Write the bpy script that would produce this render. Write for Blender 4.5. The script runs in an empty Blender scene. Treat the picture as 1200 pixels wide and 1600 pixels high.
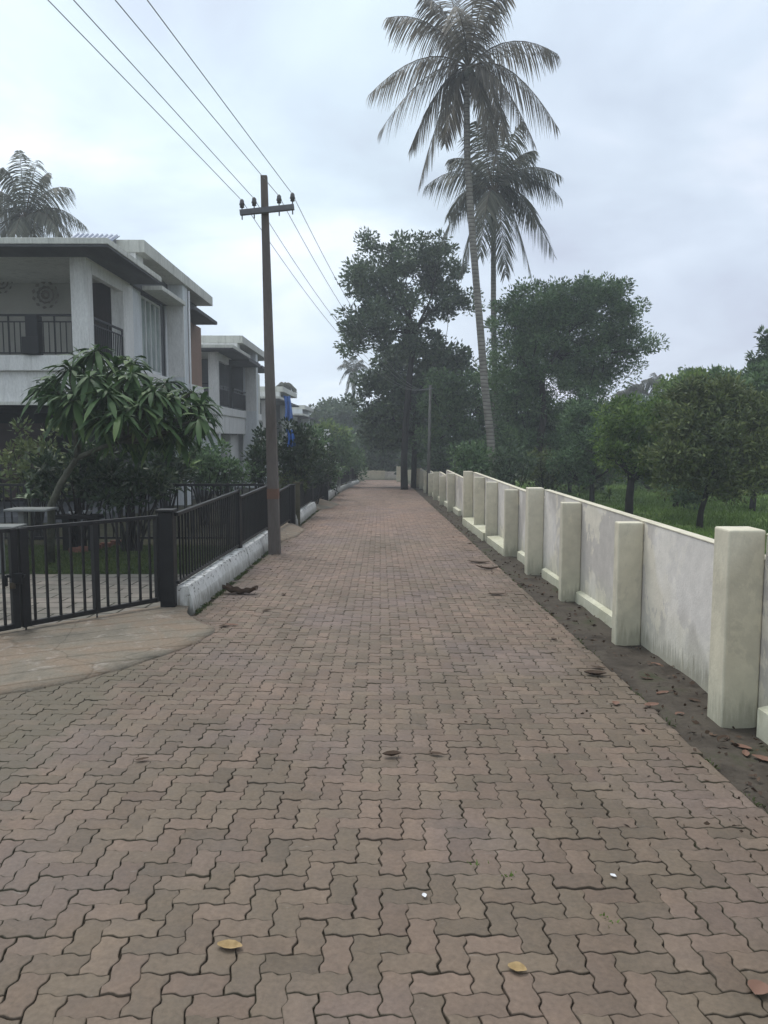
import bpy, math, random
import numpy as np
from mathutils import Vector
random.seed(7); RNG = np.random.default_rng(7)
scn = bpy.context.scene
COL = scn.collection
R = math.radians

# ------------------------------------------------------------------ camera
F = 1200.0; PITCH = R(5.5); YAW = math.atan(6/1200); H = 1.6; S = 0.0258
cam_d = bpy.data.cameras.new('camera'); cam = bpy.data.objects.new('camera', cam_d); COL.objects.link(cam)
cam_d.sensor_fit = 'HORIZONTAL'; cam_d.sensor_width = 36.0; cam_d.lens = 36.0*F/1200.0
cam_d.clip_start = 0.05; cam_d.clip_end = 3000
cam.location = (0, 0, H); cam.rotation_euler = (math.pi/2-PITCH, 0, -YAW)
scn.camera = cam
scn.render.resolution_x = 768; scn.render.resolution_y = 1024

# ------------------------------------------------------------------ world: overcast sky
SUN_EL, SUN_AZ = R(58), R(-35)
wd = bpy.data.worlds.new('World'); scn.world = wd; wd.use_nodes = True
nt = wd.node_tree; nt.nodes.clear()
def N(nt, t, **kw):
    n = nt.nodes.new(t)
    for k, v in kw.items():
        if k in n.inputs: n.inputs[k].default_value = v
        else: setattr(n, k, v)
    return n
def ramp(nt, stops, fac=None, interp='LINEAR'):
    n = nt.nodes.new('ShaderNodeValToRGB'); cr = n.color_ramp; cr.interpolation = interp
    while len(cr.elements) < len(stops): cr.elements.new(0.5)
    for e, (p, c) in zip(cr.elements, stops):
        e.position = p; e.color = (*c, 1) if len(c) == 3 else c
    if fac is not None: nt.links.new(fac, n.inputs[0])
    return n
def mixc(nt, fac, a, b, mode='MIX'):
    n = nt.nodes.new('ShaderNodeMix'); n.data_type = 'RGBA'; n.blend_type = mode; n.clamp_factor = True
    for sock, v in ((n.inputs[0], fac), (n.inputs[6], a), (n.inputs[7], b)):
        if hasattr(v, 'is_linked') or isinstance(v, bpy.types.NodeSocket): nt.links.new(v, sock)
        elif isinstance(v, (tuple, list)): sock.default_value = (*v, 1) if len(v) == 3 else v
        else: sock.default_value = v
    return n.outputs[2]
def mth(nt, op, a, b=None, c=None, clamp=False):
    n = nt.nodes.new('ShaderNodeMath'); n.operation = op; n.use_clamp = clamp
    for i, v in enumerate((a, b, c)):
        if v is None: continue
        if isinstance(v, bpy.types.NodeSocket): nt.links.new(v, n.inputs[i])
        else: n.inputs[i].default_value = v
    return n.outputs[0]
out = N(nt, 'ShaderNodeOutputWorld'); bg = N(nt, 'ShaderNodeBackground'); bg.inputs[1].default_value = 0.13
sky = N(nt, 'ShaderNodeTexSky'); sky.sky_type = 'NISHITA'; sky.sun_disc = False
sky.sun_elevation = SUN_EL; sky.sun_rotation = SUN_AZ; sky.dust_density = 4; sky.air_density = 1.2
tc = N(nt, 'ShaderNodeTexCoord'); sp = N(nt, 'ShaderNodeSeparateXYZ'); nt.links.new(tc.outputs['Generated'], sp.inputs[0])
zz = mth(nt, 'ADD', mth(nt, 'MAXIMUM', sp.outputs[2], 0.0), 0.35)
cx = mth(nt, 'DIVIDE', sp.outputs[0], zz); cy = mth(nt, 'DIVIDE', sp.outputs[1], zz)
cb = N(nt, 'ShaderNodeCombineXYZ'); nt.links.new(cx, cb.inputs[0]); nt.links.new(cy, cb.inputs[1]); cb.inputs[2].default_value = 3.3
nz = N(nt, 'ShaderNodeTexNoise', Scale=1.9, Detail=6.0, Roughness=0.5, Distortion=0.35); nt.links.new(cb.outputs[0], nz.inputs['Vector'])
# cloud deck radiance before the 0.1 strength: blue grey undersides to near white breaks
cl = ramp(nt, [(0.34, (.50, .56, .65)), (0.45, (.58, .67, .75)), (0.54, (.66, .76, .835)), (0.66, (.84, .90, .96))], nz.outputs[0])
hz = ramp(nt, [(0.0, (.96, .96, 1)), (0.12, (.94, .94, .99)), (0.3, (.84, .86, .88)), (0.5, (.88, .91, .93)), (0.62, (1.1, 1.1, 1.1)), (1.0, (1.75, 1.72, 1.66))], sp.outputs[2])
side = ramp(nt, [(.28, (1.08, 1.09, 1.10)), (.5, (1, 1, 1)), (.72, (.93, .90, .93))], mth(nt, 'ADD', sp.outputs[0], .5))
fb = ramp(nt, [(.0, (.97, .95, .92)), (.9, (1.06, 1.06, 1.06))], mth(nt, 'ADD', mth(nt, 'MULTIPLY', sp.outputs[1], .5), .5))
cc = mixc(nt, 1, mixc(nt, 1, cl.outputs[0], hz.outputs[0], 'MULTIPLY'), side.outputs[0], 'MULTIPLY')
cc = mixc(nt, 1, cc, fb.outputs[0], 'MULTIPLY')
vs = N(nt, 'ShaderNodeVectorMath'); vs.operation = 'SCALE'; nt.links.new(cc, vs.inputs[0]); vs.inputs['Scale'].default_value = 8.8
mx = mixc(nt, 0.88, sky.outputs[0], vs.outputs[0])
nt.links.new(mx, bg.inputs[0]); nt.links.new(bg.outputs[0], out.inputs[0])
# ------------------------------------------------------------------ sun behind the overcast
sd = bpy.data.lights.new('sun', 'SUN'); sd.energy = 1.4; sd.angle = R(25); sd.color = (1, .96, .9)
so = bpy.data.objects.new('sun', sd); COL.objects.link(so)
dv = Vector((math.sin(SUN_AZ)*math.cos(SUN_EL), math.cos(SUN_AZ)*math.cos(SUN_EL), math.sin(SUN_EL)))
so.rotation_euler = dv.to_track_quat('Z', 'Y').to_euler(); so.location = (0, 0, 40)
scn.view_settings.view_transform = 'Standard'; scn.view_settings.look = 'None'
scn.view_settings.exposure = 0.28; scn.view_settings.gamma = 1.0
scn.cycles.max_bounces = 6; scn.cycles.transparent_max_bounces = 6; scn.cycles.volume_bounces = 0
scn.cycles.use_denoising = True

# ------------------------------------------------------------------ helpers
def ray(px, py):
    x = (px-600)/F; u = (800-py)/F
    y = math.cos(PITCH)+u*math.sin(PITCH); z = -math.sin(PITCH)+u*math.cos(PITCH)
    c, s = math.cos(YAW), math.sin(YAW)
    return (x*c+y*s, -x*s+y*c, z)
def at(px, py, Y):
    r = ray(px, py); t = Y/r[1]; return Vector((r[0]*t, Y, H+r[2]*t))
def gz(y, off=0.0): return -S*min(y, 62)+off
def gp(px, py, off=0.0):
    r = ray(px, py); t = (H-off)/(-r[2]-S*r[1]); return Vector((r[0]*t, r[1]*t, H+r[2]*t))
OFF = {}
def setp(o, label=None, cat=None, group=None, kind=None):
    if label: o['label'] = label
    if cat: o['category'] = cat
    if group: o['group'] = group
    if kind: o['kind'] = kind
    return o
def thing(name, loc, label, cat, group=None):
    o = bpy.data.objects.new(name, None); COL.objects.link(o); o.location = loc
    o.empty_display_size = 0.2; OFF[o.name] = Vector(loc)
    return setp(o, label, cat, group)
def link_mesh(name, me, parent=None, loc=None):
    o = bpy.data.objects.new(name, me); COL.objects.link(o)
    if parent is not None:
        o.parent = parent; OFF[o.name] = OFF[parent.name]
    else:
        o.location = loc if loc is not None else (0, 0, 0); OFF[o.name] = Vector(o.location)
    return o
def np_mesh(name, V, Fc, mat, parent=None, loc=None, smooth=False, attrs=None, kind=None):
    """V (n,3) world positions, Fc: (m,k) int array or a list of such arrays"""
    me = bpy.data.meshes.new(name)
    off = OFF[parent.name] if parent is not None else (Vector(loc) if loc is not None else Vector((0, 0, 0)))
    V = np.asarray(V, dtype=np.float64)-np.array(off)
    fl = Fc if isinstance(Fc, list) else [Fc]
    fl = [np.asarray(f, dtype=np.int32) for f in fl if len(f)]
    nl = sum(f.size for f in fl); nf = sum(len(f) for f in fl)
    me.vertices.add(len(V)); me.vertices.foreach_set('co', V.astype(np.float32).ravel())
    me.loops.add(nl); me.loops.foreach_set('vertex_index', np.concatenate([f.ravel() for f in fl]))
    me.polygons.add(nf)
    tot = np.concatenate([np.full(len(f), f.shape[1], dtype=np.int32) for f in fl])
    st = np.concatenate([[0], np.cumsum(tot)[:-1]]).astype(np.int32)
    me.polygons.foreach_set('loop_start', st)
    if smooth: me.polygons.foreach_set('use_smooth', np.ones(nf, dtype=bool))
    me.update(calc_edges=True); me.validate()
    for k, a in (attrs or {}).items():
        at_ = me.attributes.new(k, 'FLOAT', 'POINT'); at_.data.foreach_set('value', np.asarray(a, dtype=np.float32))
    me.materials.append(mat)
    o = link_mesh(name, me, parent, loc)
    if kind: o['kind'] = kind
    return o
class MB:
    def __init__(s): s.v = []; s.f = []; s.sm = []
    def poly(s, pts, faces, smooth=False):
        b = len(s.v); s.v += [tuple(p) for p in pts]
        for f in faces: s.f.append([b+i for i in f]); s.sm.append(smooth)
        return s
    def box(s, x0, x1, y0, y1, z0, z1, sl=0.0):
        """axis box; sl = slope dz/dy added"""
        if x0 > x1: x0, x1 = x1, x0
        P = [(x0, y0, z0+sl*y0), (x1, y0, z0+sl*y0), (x1, y1, z0+sl*y1), (x0, y1, z0+sl*y1),
             (x0, y0, z1+sl*y0), (x1, y0, z1+sl*y0), (x1, y1, z1+sl*y1), (x0, y1, z1+sl*y1)]
        return s.poly(P, [(0, 3, 2, 1), (4, 5, 6, 7), (0, 1, 5, 4), (1, 2, 6, 5), (2, 3, 7, 6), (3, 0, 4, 7)])
    def bar(s, a, b, w, h=None, up=(0, 0, 1)):
        """rectangular bar from a to b"""
        a, b = Vector(a), Vector(b); h = h or w; d = (b-a).normalized()
        u = Vector(up)
        if abs(d.dot(u)) > .95: u = Vector((0, 1, 0))
        sd_ = d.cross(u).normalized(); u = sd_.cross(d).normalized()
        P = [p+sd_*(i*w/2)+u*(j*h/2) for p in (a, b) for i, j in ((-1, -1), (1, -1), (1, 1), (-1, 1))]
        return s.poly(P, [(3, 2, 1, 0), (4, 5, 6, 7), (0, 1, 5, 4), (1, 2, 6, 5), (2, 3, 7, 6), (3, 0, 4, 7)])
    def tube(s, pts, rads, n=8, cap=True, jit=0.0):
        pts = [Vector(p) for p in pts]; b = len(s.v); k = len(pts)
        if isinstance(rads, (int, float)): rads = [rads]*k
        ref = None
        for i, p in enumerate(pts):
            d = (pts[min(i+1, k-1)]-pts[max(i-1, 0)]).normalized()
            if ref is None: ref = Vector((1, 0, 0)) if abs(d.x) < .9 else Vector((0, 1, 0))
            sd_ = d.cross(ref).normalized(); up = sd_.cross(d).normalized(); ref = up
            ref = Vector((1, 0, 0)) if abs(d.x) < .9 else Vector((0, 1, 0))
            for j in range(n):
                a = 2*math.pi*j/n; r = rads[i]*(1+random.uniform(-jit, jit))
                s.v.append(tuple(p+(sd_*math.cos(a)+up*math.sin(a))*r))
        for i in range(k-1):
            for j in range(n):
                a0 = b+i*n+j; a1 = b+i*n+(j+1) % n
                s.f.append([a0, a1, a1+n, a0+n]); s.sm.append(True)
        if cap:
            s.f.append([b+j for j in range(n)][::-1]); s.sm.append(False)
            s.f.append([b+(k-1)*n+j for j in range(n)]); s.sm.append(False)
        return s
    def lathe(s, c, prof, n=14):
        c = Vector(c); b = len(s.v)
        for (r, z) in prof:
            for j in range(n):
                a = 2*math.pi*j/n; s.v.append((c.x+r*math.cos(a), c.y+r*math.sin(a), c.z+z))
        for i in range(len(prof)-1):
            for j in range(n):
                a0 = b+i*n+j; a1 = b+i*n+(j+1) % n
                s.f.append([a0, a1, a1+n, a0+n]); s.sm.append(True)
        s.f.append([b+j for j in range(n)][::-1]); s.sm.append(False)
        s.f.append([b+(len(prof)-1)*n+j for j in range(n)]); s.sm.append(False)
        return s
    def build(s, name, mat, parent=None, loc=None, bevel=0.0, hgt=None, seg=2):
        off = OFF[parent.name] if parent is not None else (Vector(loc) if loc is not None else Vector((0, 0, 0)))
        me = bpy.data.meshes.new(name)
        me.from_pydata([tuple(Vector(v)-off) for v in s.v], [], s.f)
        me.polygons.foreach_set('use_smooth', s.sm); me.update()
        if hgt:
            a = me.attributes.new('hgt', 'FLOAT', 'POINT'); a.data.foreach_set('value', [hgt(v) for v in s.v])
        me.materials.append(mat)
        o = link_mesh(name, me, parent, loc)
        if bevel:
            m = o.modifiers.new('bevel', 'BEVEL'); m.width = bevel; m.segments = seg; m.limit_method = 'ANGLE'; m.angle_limit = R(40)
        return o

# ------------------------------------------------------------------ materials
MC = {}
def base_mat(name, rough=.7, spec=.3):
    m = bpy.data.materials.new(name); m.use_nodes = True; nt = m.node_tree
    p = nt.nodes['Principled BSDF']; p.inputs['Roughness'].default_value = rough
    p.inputs['Specular IOR Level'].default_value = spec
    return m, nt, p
def obj_co(nt, scale=(1, 1, 1)):
    t = N(nt, 'ShaderNodeTexCoord'); mp = N(nt, 'ShaderNodeMapping'); mp.inputs['Scale'].default_value = scale
    nt.links.new(t.outputs['Object'], mp.inputs[0]); return mp.outputs[0]
def noise(nt, co, scale, detail=4, rough=.55, dist=0.0):
    n = N(nt, 'ShaderNodeTexNoise', Scale=scale, Detail=detail, Roughness=rough, Distortion=dist)
    nt.links.new(co, n.inputs['Vector']); return n.outputs[0]
def bump(nt, p, h, strength=.3, dist=.02):
    b = N(nt, 'ShaderNodeBump'); b.inputs['Strength'].default_value = strength; b.inputs['Distance'].default_value = dist
    nt.links.new(h, b.inputs['Height']); nt.links.new(b.outputs[0], p.inputs['Normal'])
def mat_var(name, c1, c2, scale=3, rough=.7, spec=.3, bmp=.15, bscale=40, stretch=(1, 1, 1), metal=0, c3=None, streak=0):
    """two (or three) tone mottled surface"""
    if name in MC: return MC[name]
    m, nt, p = base_mat(name, rough, spec); co = obj_co(nt, stretch)
    n1 = noise(nt, co, scale, 6, .6, .3)
    st = [(.32, c1), (.68, c2)] if c3 is None else [(.3, c1), (.55, c2), (.72, c3)]
    r = ramp(nt, st, n1); n2 = noise(nt, co, bscale, 4, .6)
    fine = ramp(nt, [(.3, (.82, .82, .82)), (.7, (1.1, 1.1, 1.1))], n2)
    cc_ = mixc(nt, .8, r.outputs[0], fine.outputs[0], 'MULTIPLY')
    if streak:
        sn = noise(nt, obj_co(nt, (7, 7, .7)), 1.0, 6, .65, .2)
        cc_ = mixc(nt, mth(nt, 'MULTIPLY', ramp(nt, [(.50, (0, 0, 0)), (.70, (1, 1, 1))], sn).outputs[0], streak), cc_, (.14, .135, .115))
    nt.links.new(cc_, p.inputs['Base Color'])
    p.inputs['Metallic'].default_value = metal
    if bmp: bump(nt, p, n2, bmp, .01)
    MC[name] = m; return m
def mat_leaf(name, c1, c2, c3=None, rough=.5, trans=.2):
    if name in MC: return MC[name]
    m, nt, p = base_mat(name, rough, .25)
    g = N(nt, 'ShaderNodeNewGeometry'); co = obj_co(nt)
    n1 = noise(nt, co, .55, 2, .5)
    f = mth(nt, 'ADD', mth(nt, 'MULTIPLY', g.outputs['Random Per Island'], .6), mth(nt, 'MULTIPLY', mth(nt, 'SUBTRACT', n1, .3), 1.0), clamp=True)
    r = ramp(nt, [(.15, c1), (.6, c2), (.95, c3 or c2)], f)
    nt.links.new(r.outputs[0], p.inputs['Base Color'])
    tr = N(nt, 'ShaderNodeBsdfTranslucent'); nt.links.new(r.outputs[0], tr.inputs[0])
    ms = N(nt, 'ShaderNodeMixShader'); ms.inputs[0].default_value = trans
    o = nt.nodes['Material Output']
    nt.links.new(p.outputs[0], ms.inputs[1]); nt.links.new(tr.outputs[0], ms.inputs[2]); nt.links.new(ms.outputs[0], o.inputs[0])
    MC[name] = m; return m
def mat_wall(name, base, light, grey, stain=1.0, patch=1.0, warm=(.50, .49, .38), flake=0):
    """painted masonry, with washed out patches and mildew creeping up from the foot"""
    if name in MC: return MC[name]
    m, nt, p = base_mat(name, .85, .2); co = obj_co(nt, (1, .8, .6)); co2 = obj_co(nt)
    n1 = noise(nt, co, 1.9, 10, .70, .3); n2 = noise(nt, co2, 9, 5, .6)
    edge = ramp(nt, [(.478, (0, 0, 0)), (.495, (1, 1, 1))], n1)
    n3 = noise(nt, co, 1.3, 3, .5)
    c = mixc(nt, mth(nt, 'MULTIPLY', edge.outputs[0], patch), base, grey)
    c = mixc(nt, mth(nt, 'MULTIPLY', ramp(nt, [(.5, (0, 0, 0)), (.56, (1, 1, 1))], n3).outputs[0], .7*patch), c, light)
    a = N(nt, 'ShaderNodeAttribute', attribute_name='hgt')
    c = mixc(nt, mth(nt, 'MULTIPLY', ramp(nt, [(0, (1, 1, 1)), (.42, (0, 0, 0))], a.outputs['Fac']).outputs[0], .65), c, warm)
    streak = noise(nt, obj_co(nt, (14, 14, 1.6)), 2.2, 4, .6)
    hs = mth(nt, 'SUBTRACT', mth(nt, 'MULTIPLY', mth(nt, 'SUBTRACT', streak, .22), .55), a.outputs['Fac'])
    sm_ = ramp(nt, [(.0, (0, 0, 0)), (.12, (1, 1, 1))], hs)
    c = mixc(nt, mth(nt, 'MULTIPLY', sm_.outputs[0], .85*stain), c, (.13, .115, .08))
    if flake:
        fn = noise(nt, obj_co(nt, (1, 1, 1.4)), 11, 7, .7, .2)
        hf = mth(nt, 'ADD', fn, mth(nt, 'MULTIPLY', mth(nt, 'MAXIMUM', a.outputs['Fac'], .08), .9))
        c = mixc(nt, mth(nt, 'MULTIPLY', ramp(nt, [(.765, (0, 0, 0)), (.80, (1, 1, 1))], hf).outputs[0], flake), c, (.075, .07, .06))
    fine = ramp(nt, [(.3, (.86, .86, .86)), (.7, (1.05, 1.05, 1.05))], n2)
    nt.links.new(mixc(nt, .9, c, fine.outputs[0], 'MULTIPLY'), p.inputs['Base Color'])
    bump(nt, p, noise(nt, co2, 45, 5, .6), .25, .01)
    MC[name] = m; return m

M_panel = mat_wall('lavender_limewash', (.67, .615, .52), (.72, .675, .63), (.51, .47, .43), .5, 1.0)
M_cream = mat_wall('cream_paint', (.59, .54, .42), (.63, .585, .475), (.49, .45, .355), .35, .6)
M_plinth = mat_wall('plinth_paint', (.68, .66, .52), (.76, .74, .62), (.52, .50, .36), .2, .8)
M_kerb = mat_wall('flaking_whitewash', (.64, .64, .63), (.72, .72, .71), (.46, .46, .44), .7, .5, (.46, .46, .43), flake=.9)
M_black = mat_var('black_gate_paint', (.008, .008, .009), (.013, .013, .014), 6, .5, .3, .1)
M_white = mat_var('white_house_paint', (.64, .635, .62), (.74, .735, .72), 1.2, .8, .2, .1, 30, (1, 1, .35), streak=.3)
M_offwh = mat_var('cream_house_paint', (.52, .52, .48), (.62, .62, .57), 1.0, .8, .2, .1, 30, (1, 1, .3), streak=.4)
M_bwall = mat_var('pale_blue_grey_paint', (.56, .58, .60), (.64, .67, .69), 1.0, .8, .2, .1, 30, (1, 1, .3), streak=.3)
M_grey = mat_var('dark_grey_paint_and_shade', (.085, .088, .095), (.13, .132, .14), 1.5, .8, .2, .1)
M_soff = mat_var('grey_soffit_boards', (.060, .062, .066), (.10, .10, .105), 2, .8, .2, .1, 20, (1, .2, 1))
M_dim = mat_var('taupe_render', (.34, .33, .30), (.42, .41, .37), 1, .85, .15, .1)
M_dark = mat_var('shade_darkened_render', (.016, .015, .015), (.028, .026, .025), 1, .9, .1, .05)  # near-black, so the deep shade of the porch sits in the colour
M_brown = mat_var('dark_brown_cladding', (.035, .028, .028), (.055, .045, .045), 1.5, .7, .2, .1, 30, (1, 1, .1))
M_terra = mat_var('terracotta_paint', (.21, .135, .10), (.28, .18, .135), 1, .8, .2, .1, 30, (1, 1, .4))
M_red = mat_var('deep_red_paint', (.028, .005, .005), (.04, .008, .008), 2, .4, .4, .05)
M_frame = mat_var('white_window_frame', (.55, .56, .56), (.65, .66, .66), 2, .5, .3, 0)
def glass_mat():
    m, nt, p = base_mat('window_glass', .08, .6); co = obj_co(nt)
    r = ramp(nt, [(.35, (.16, .20, .19)), (.65, (.30, .35, .33))], noise(nt, co, 1.5, 2, .5))
    nt.links.new(r.outputs[0], p.inputs['Base Color']); return m
M_glass = glass_mat()
M_sheet = mat_var('galvanised_sheet', (.22, .25, .32), (.34, .37, .44), 3, .45, .5, .05, 20, (1, 1, 1), .3)
M_arm = mat_var('grey_crossarm_steel', (.10, .10, .11), (.16, .16, .17), 5, .6, .4, .2)
M_bark = mat_var('grey_brown_bark', (.055, .047, .040), (.12, .105, .09), 5, .9, .1, .8, 22, (1, 1, .35))
M_bdark = mat_var('dark_bark', (.018, .016, .015), (.045, .04, .036), 5, .9, .1, .7, 22, (1, 1, .35))
M_smooth = mat_var('smooth_green_grey_bark', (.045, .045, .032), (.095, .095, .07), 8, .8, .2, .3, 40)
def palm_bark():
    m, nt, p = base_mat('ringed_palm_bark', .9, .1); co = obj_co(nt)
    w = N(nt, 'ShaderNodeTexWave'); w.wave_type = 'BANDS'; w.bands_direction = 'Z'; w.inputs['Scale'].default_value = 2.2
    w.inputs['Distortion'].default_value = 2.5; w.inputs['Detail'].default_value = 3; nt.links.new(co, w.inputs[0])
    n1 = noise(nt, co, 2.5, 6, .6)
    c = mixc(nt, ramp(nt, [(0, (0, 0, 0)), (.25, (1, 1, 1))], w.outputs[1]).outputs[0], (.10, .09, .08), ramp(nt, [(.3, (.15, .14, .12)), (.7, (.27, .25, .225))], n1).outputs[0])
    nt.links.new(c, p.inputs['Base Color']); bump(nt, p, w.outputs[1], .5, .02); return m
M_pbark = palm_bark()
L_dark = mat_leaf('dark_foliage', (.038, .060, .038), (.095, .140, .074), (.17, .22, .12))
L_mid = mat_leaf('mid_green_foliage', (.042, .080, .036), (.11, .18, .078), (.20, .28, .12))
L_brt = mat_leaf('fresh_green_foliage', (.050, .095, .022), (.14, .22, .050), (.28, .34, .09), trans=.3)
L_olive = mat_leaf('olive_foliage', (.050, .072, .028), (.125, .155, .055), (.23, .25, .085))
L_palm = mat_leaf('glare_paled_frond', (.10, .092, .075), (.185, .165, .135), (.28, .245, .19), trans=.35)  # brownish frond tone, greyed and lightened to include lens glare
L_palmd = mat_leaf('dark_coconut_frond', (.060, .066, .050), (.115, .120, .088), (.18, .175, .125), trans=.35)
L_dry = mat_leaf('dry_frond', (.06, .048, .034), (.11, .09, .06), (.15, .12, .08))
L_shade = mat_leaf('shade_darkened_foliage', (.014, .026, .013), (.036, .060, .028), (.10, .12, .06))  # leaf colour darkened to hold the shade of the garden
L_fran = mat_leaf('broad_glossy_leaf', (.022, .052, .016), (.058, .108, .034), (.15, .20, .065), rough=.6, trans=.2)
L_grass = mat_leaf('grass_blades', (.07, .12, .022), (.13, .21, .045), (.20, .28, .08), trans=.4)
L_lawn = mat_leaf('shade_darkened_grass', (.03, .05, .012), (.06, .085, .02), (.09, .11, .035), trans=.2)  # darker copy of the grass, garden shade mixed into the colour
M_dead = mat_leaf('dead_leaf', (.035, .022, .016), (.07, .045, .03), (.12, .075, .05), rough=.8, trans=0)
M_tan = mat_var('tan_dry_leaf', (.26, .18, .085), (.38, .27, .14), 30, .8, .1, .2)
M_rust = mat_leaf('reddish_dead_leaf', (.11, .055, .038), (.19, .11, .08), (.27, .175, .135), rough=.8, trans=0)

# ------------------------------------------------------------------ ground, road
def ground_mat():
    m, nt, p = base_mat('earth_ground', .95, .1); co = obj_co(nt)
    n1 = noise(nt, co, .35, 6, .6); n2 = noise(nt, co, 7, 5, .6)
    r = ramp(nt, [(.3, (.035, .05, .018)), (.5, (.055, .065, .028)), (.7, (.085, .07, .05))], n1)
    nt.links.new(mixc(nt, .7, r.outputs[0], ramp(nt, [(.3, (.6, .6, .6)), (.7, (1.2, 1.2, 1.2))], n2).outputs[0], 'MULTIPLY'), p.inputs['Base Color'])
    bump(nt, p, n2, .5, .05); return m
M_ground = ground_mat()
xs = [-900, -200, -60, -20, -5, 0, 5, 20, 60, 200, 900]; ys = [-60, -20, 0, 20, 40, 62, 120, 300, 1500]
V = [(x, y, gz(y, -.10) if y < 62 else gz(62, -.10)) for y in ys for x in xs]
nx = len(xs)
Fq = [(j*nx+i, j*nx+i+1, (j+1)*nx+i+1, (j+1)*nx+i) for j in range(len(ys)-1) for i in range(nx-1)]
np_mesh('ground', V, np.array(Fq), M_ground, kind='structure')

def slab(name, poly, off_top, off_bot, mat, kind='structure', hgt=None, bevel=0, label=None, cat=None, parent=None):
    """flat polygon laid on the sloping ground"""
    mb = MB(); n = len(poly)
    P = [(x, y, gz(y, off_bot)) for x, y in poly]+[(x, y, gz(y, off_top)) for x, y in poly]
    mb.poly(P, [tuple(range(n))[::-1], tuple(range(n, 2*n))]+[(i, (i+1) % n, n+(i+1) % n, n+i) for i in range(n)])
    o = mb.build(name, mat, parent, bevel=bevel, hgt=hgt)
    if kind: o['kind'] = kind
    return o
M_sand = mat_var('joint_sand', (.026, .021, .016), (.055, .045, .034), 2, .95, .05, .4, 60, c3=(.040, .052, .022))
RX = 1.74
def left_edge(y):
    if y > 36: return -1.93+(y-36)*.036
    if y > 7.3: return -1.93
    if y > 5.2: return -2.6
    return -4.6
slab('road_bed', [(-4.6, -3), (RX-.02, -3), (RX-.02, 57), (-1.2, 57), (-1.93, 36), (-1.93, 7.0), (-4.6, 5.2)], -.012, -.3, M_sand)

def paver_mat():
    m, nt, p = base_mat('clay_pavers', .72, .3); co = obj_co(nt)
    a = N(nt, 'ShaderNodeAttribute', attribute_name='pc'); b = N(nt, 'ShaderNodeAttribute', attribute_name='pd')
    zone = noise(nt, co, .38, 3, .5, .4); zone2 = noise(nt, co, .9, 3, .5)
    sp_ = N(nt, 'ShaderNodeSeparateXYZ'); nt.links.new(co, sp_.inputs[0])
    # pavers turn redder and lighter further down the road
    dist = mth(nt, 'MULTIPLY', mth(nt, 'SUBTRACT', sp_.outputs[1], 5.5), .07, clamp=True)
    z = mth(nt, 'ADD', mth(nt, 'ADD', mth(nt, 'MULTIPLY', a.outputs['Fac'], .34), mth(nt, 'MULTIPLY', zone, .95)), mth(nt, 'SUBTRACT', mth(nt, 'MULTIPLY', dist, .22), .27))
    r = ramp(nt, [(.16, (.158, .122, .092)), (.34, (.180, .136, .103)), (.50, (.195, .140, .110)), (.64, (.206, .146, .114)), (.82, (.232, .154, .116))], z)
    pur = mixc(nt, ramp(nt, [(.50, (0, 0, 0)), (.66, (.6, .6, .6))], zone2).outputs[0], r.outputs[0], (.190, .142, .132))
    lv = ramp(nt, [(0, (.86, .86, .86)), (1, (1.12, 1.12, 1.12))], b.outputs['Fac'])
    c = mixc(nt, 1, pur, lv.outputs[0], 'MULTIPLY')
    n2 = noise(nt, co, 55, 6, .65); n3 = noise(nt, co, 9, 5, .6)
    big = ramp(nt, [(.3, (.78, .78, .75)), (.5, (1, 1, 1)), (.7, (1.14, 1.12, 1.09))], noise(nt, obj_co(nt, (1.6, .5, 1)), .8, 5, .6, .5))
    c = mixc(nt, .9, c, big.outputs[0], 'MULTIPLY')
    c = mixc(nt, .75, c, ramp(nt, [(.3, (.74, .74, .74)), (.7, (1.2, 1.2, 1.2))], n2).outputs[0], 'MULTIPLY')
    c = mixc(nt, .6, c, ramp(nt, [(.35, (.8, .8, .8)), (.62, (1.08, 1.08, 1.08)), (.78, (1.3, 1.3, 1.3))], n3).outputs[0], 'MULTIPLY')
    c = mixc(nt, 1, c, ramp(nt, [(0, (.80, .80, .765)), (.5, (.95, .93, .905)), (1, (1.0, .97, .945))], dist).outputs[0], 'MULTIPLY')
    sc = noise(nt, obj_co(nt, (1, 2.6, 1)), 8, 6, .7, 1.2)
    c = mixc(nt, mth(nt, 'MULTIPLY', ramp(nt, [(.66, (0, 0, 0)), (.74, (1, 1, 1))], sc).outputs[0], .35), c, (.30, .29, .26))
    en = noise(nt, co, 3.2, 6, .7, .4)
    ex = mth(nt, 'ADD', mth(nt, 'MULTIPLY', mth(nt, 'SUBTRACT', mth(nt, 'ABSOLUTE', sp_.outputs[0]), 1.72), 1.1), en)
    c = mixc(nt, mth(nt, 'MULTIPLY', ramp(nt, [(.50, (0, 0, 0)), (.72, (1, 1, 1))], ex).outputs[0], .5), c, (.085, .078, .052))
    c = mixc(nt, mth(nt, 'MULTIPLY', ramp(nt, [(.62, (0, 0, 0)), (.72, (1, 1, 1))], en).outputs[0], .4), c, (.10, .088, .066))
    e = N(nt, 'ShaderNodeAttribute', attribute_name='edge')
    c = mixc(nt, mth(nt, 'MULTIPLY', e.outputs['Fac'], .55), c, mixc(nt, ramp(nt, [(.45, (0, 0, 0)), (.6, (1, 1, 1))], zone2).outputs[0], (.040, .033, .024), (.036, .044, .020)))
    nt.links.new(c, p.inputs['Base Color'])
    nt.links.new(ramp(nt, [(.3, (.62, .62, .62)), (.7, (.86, .86, .86))], n3).outputs[0], p.inputs['Roughness'])
    bump(nt, p, n2, .45, .004); return m
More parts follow.
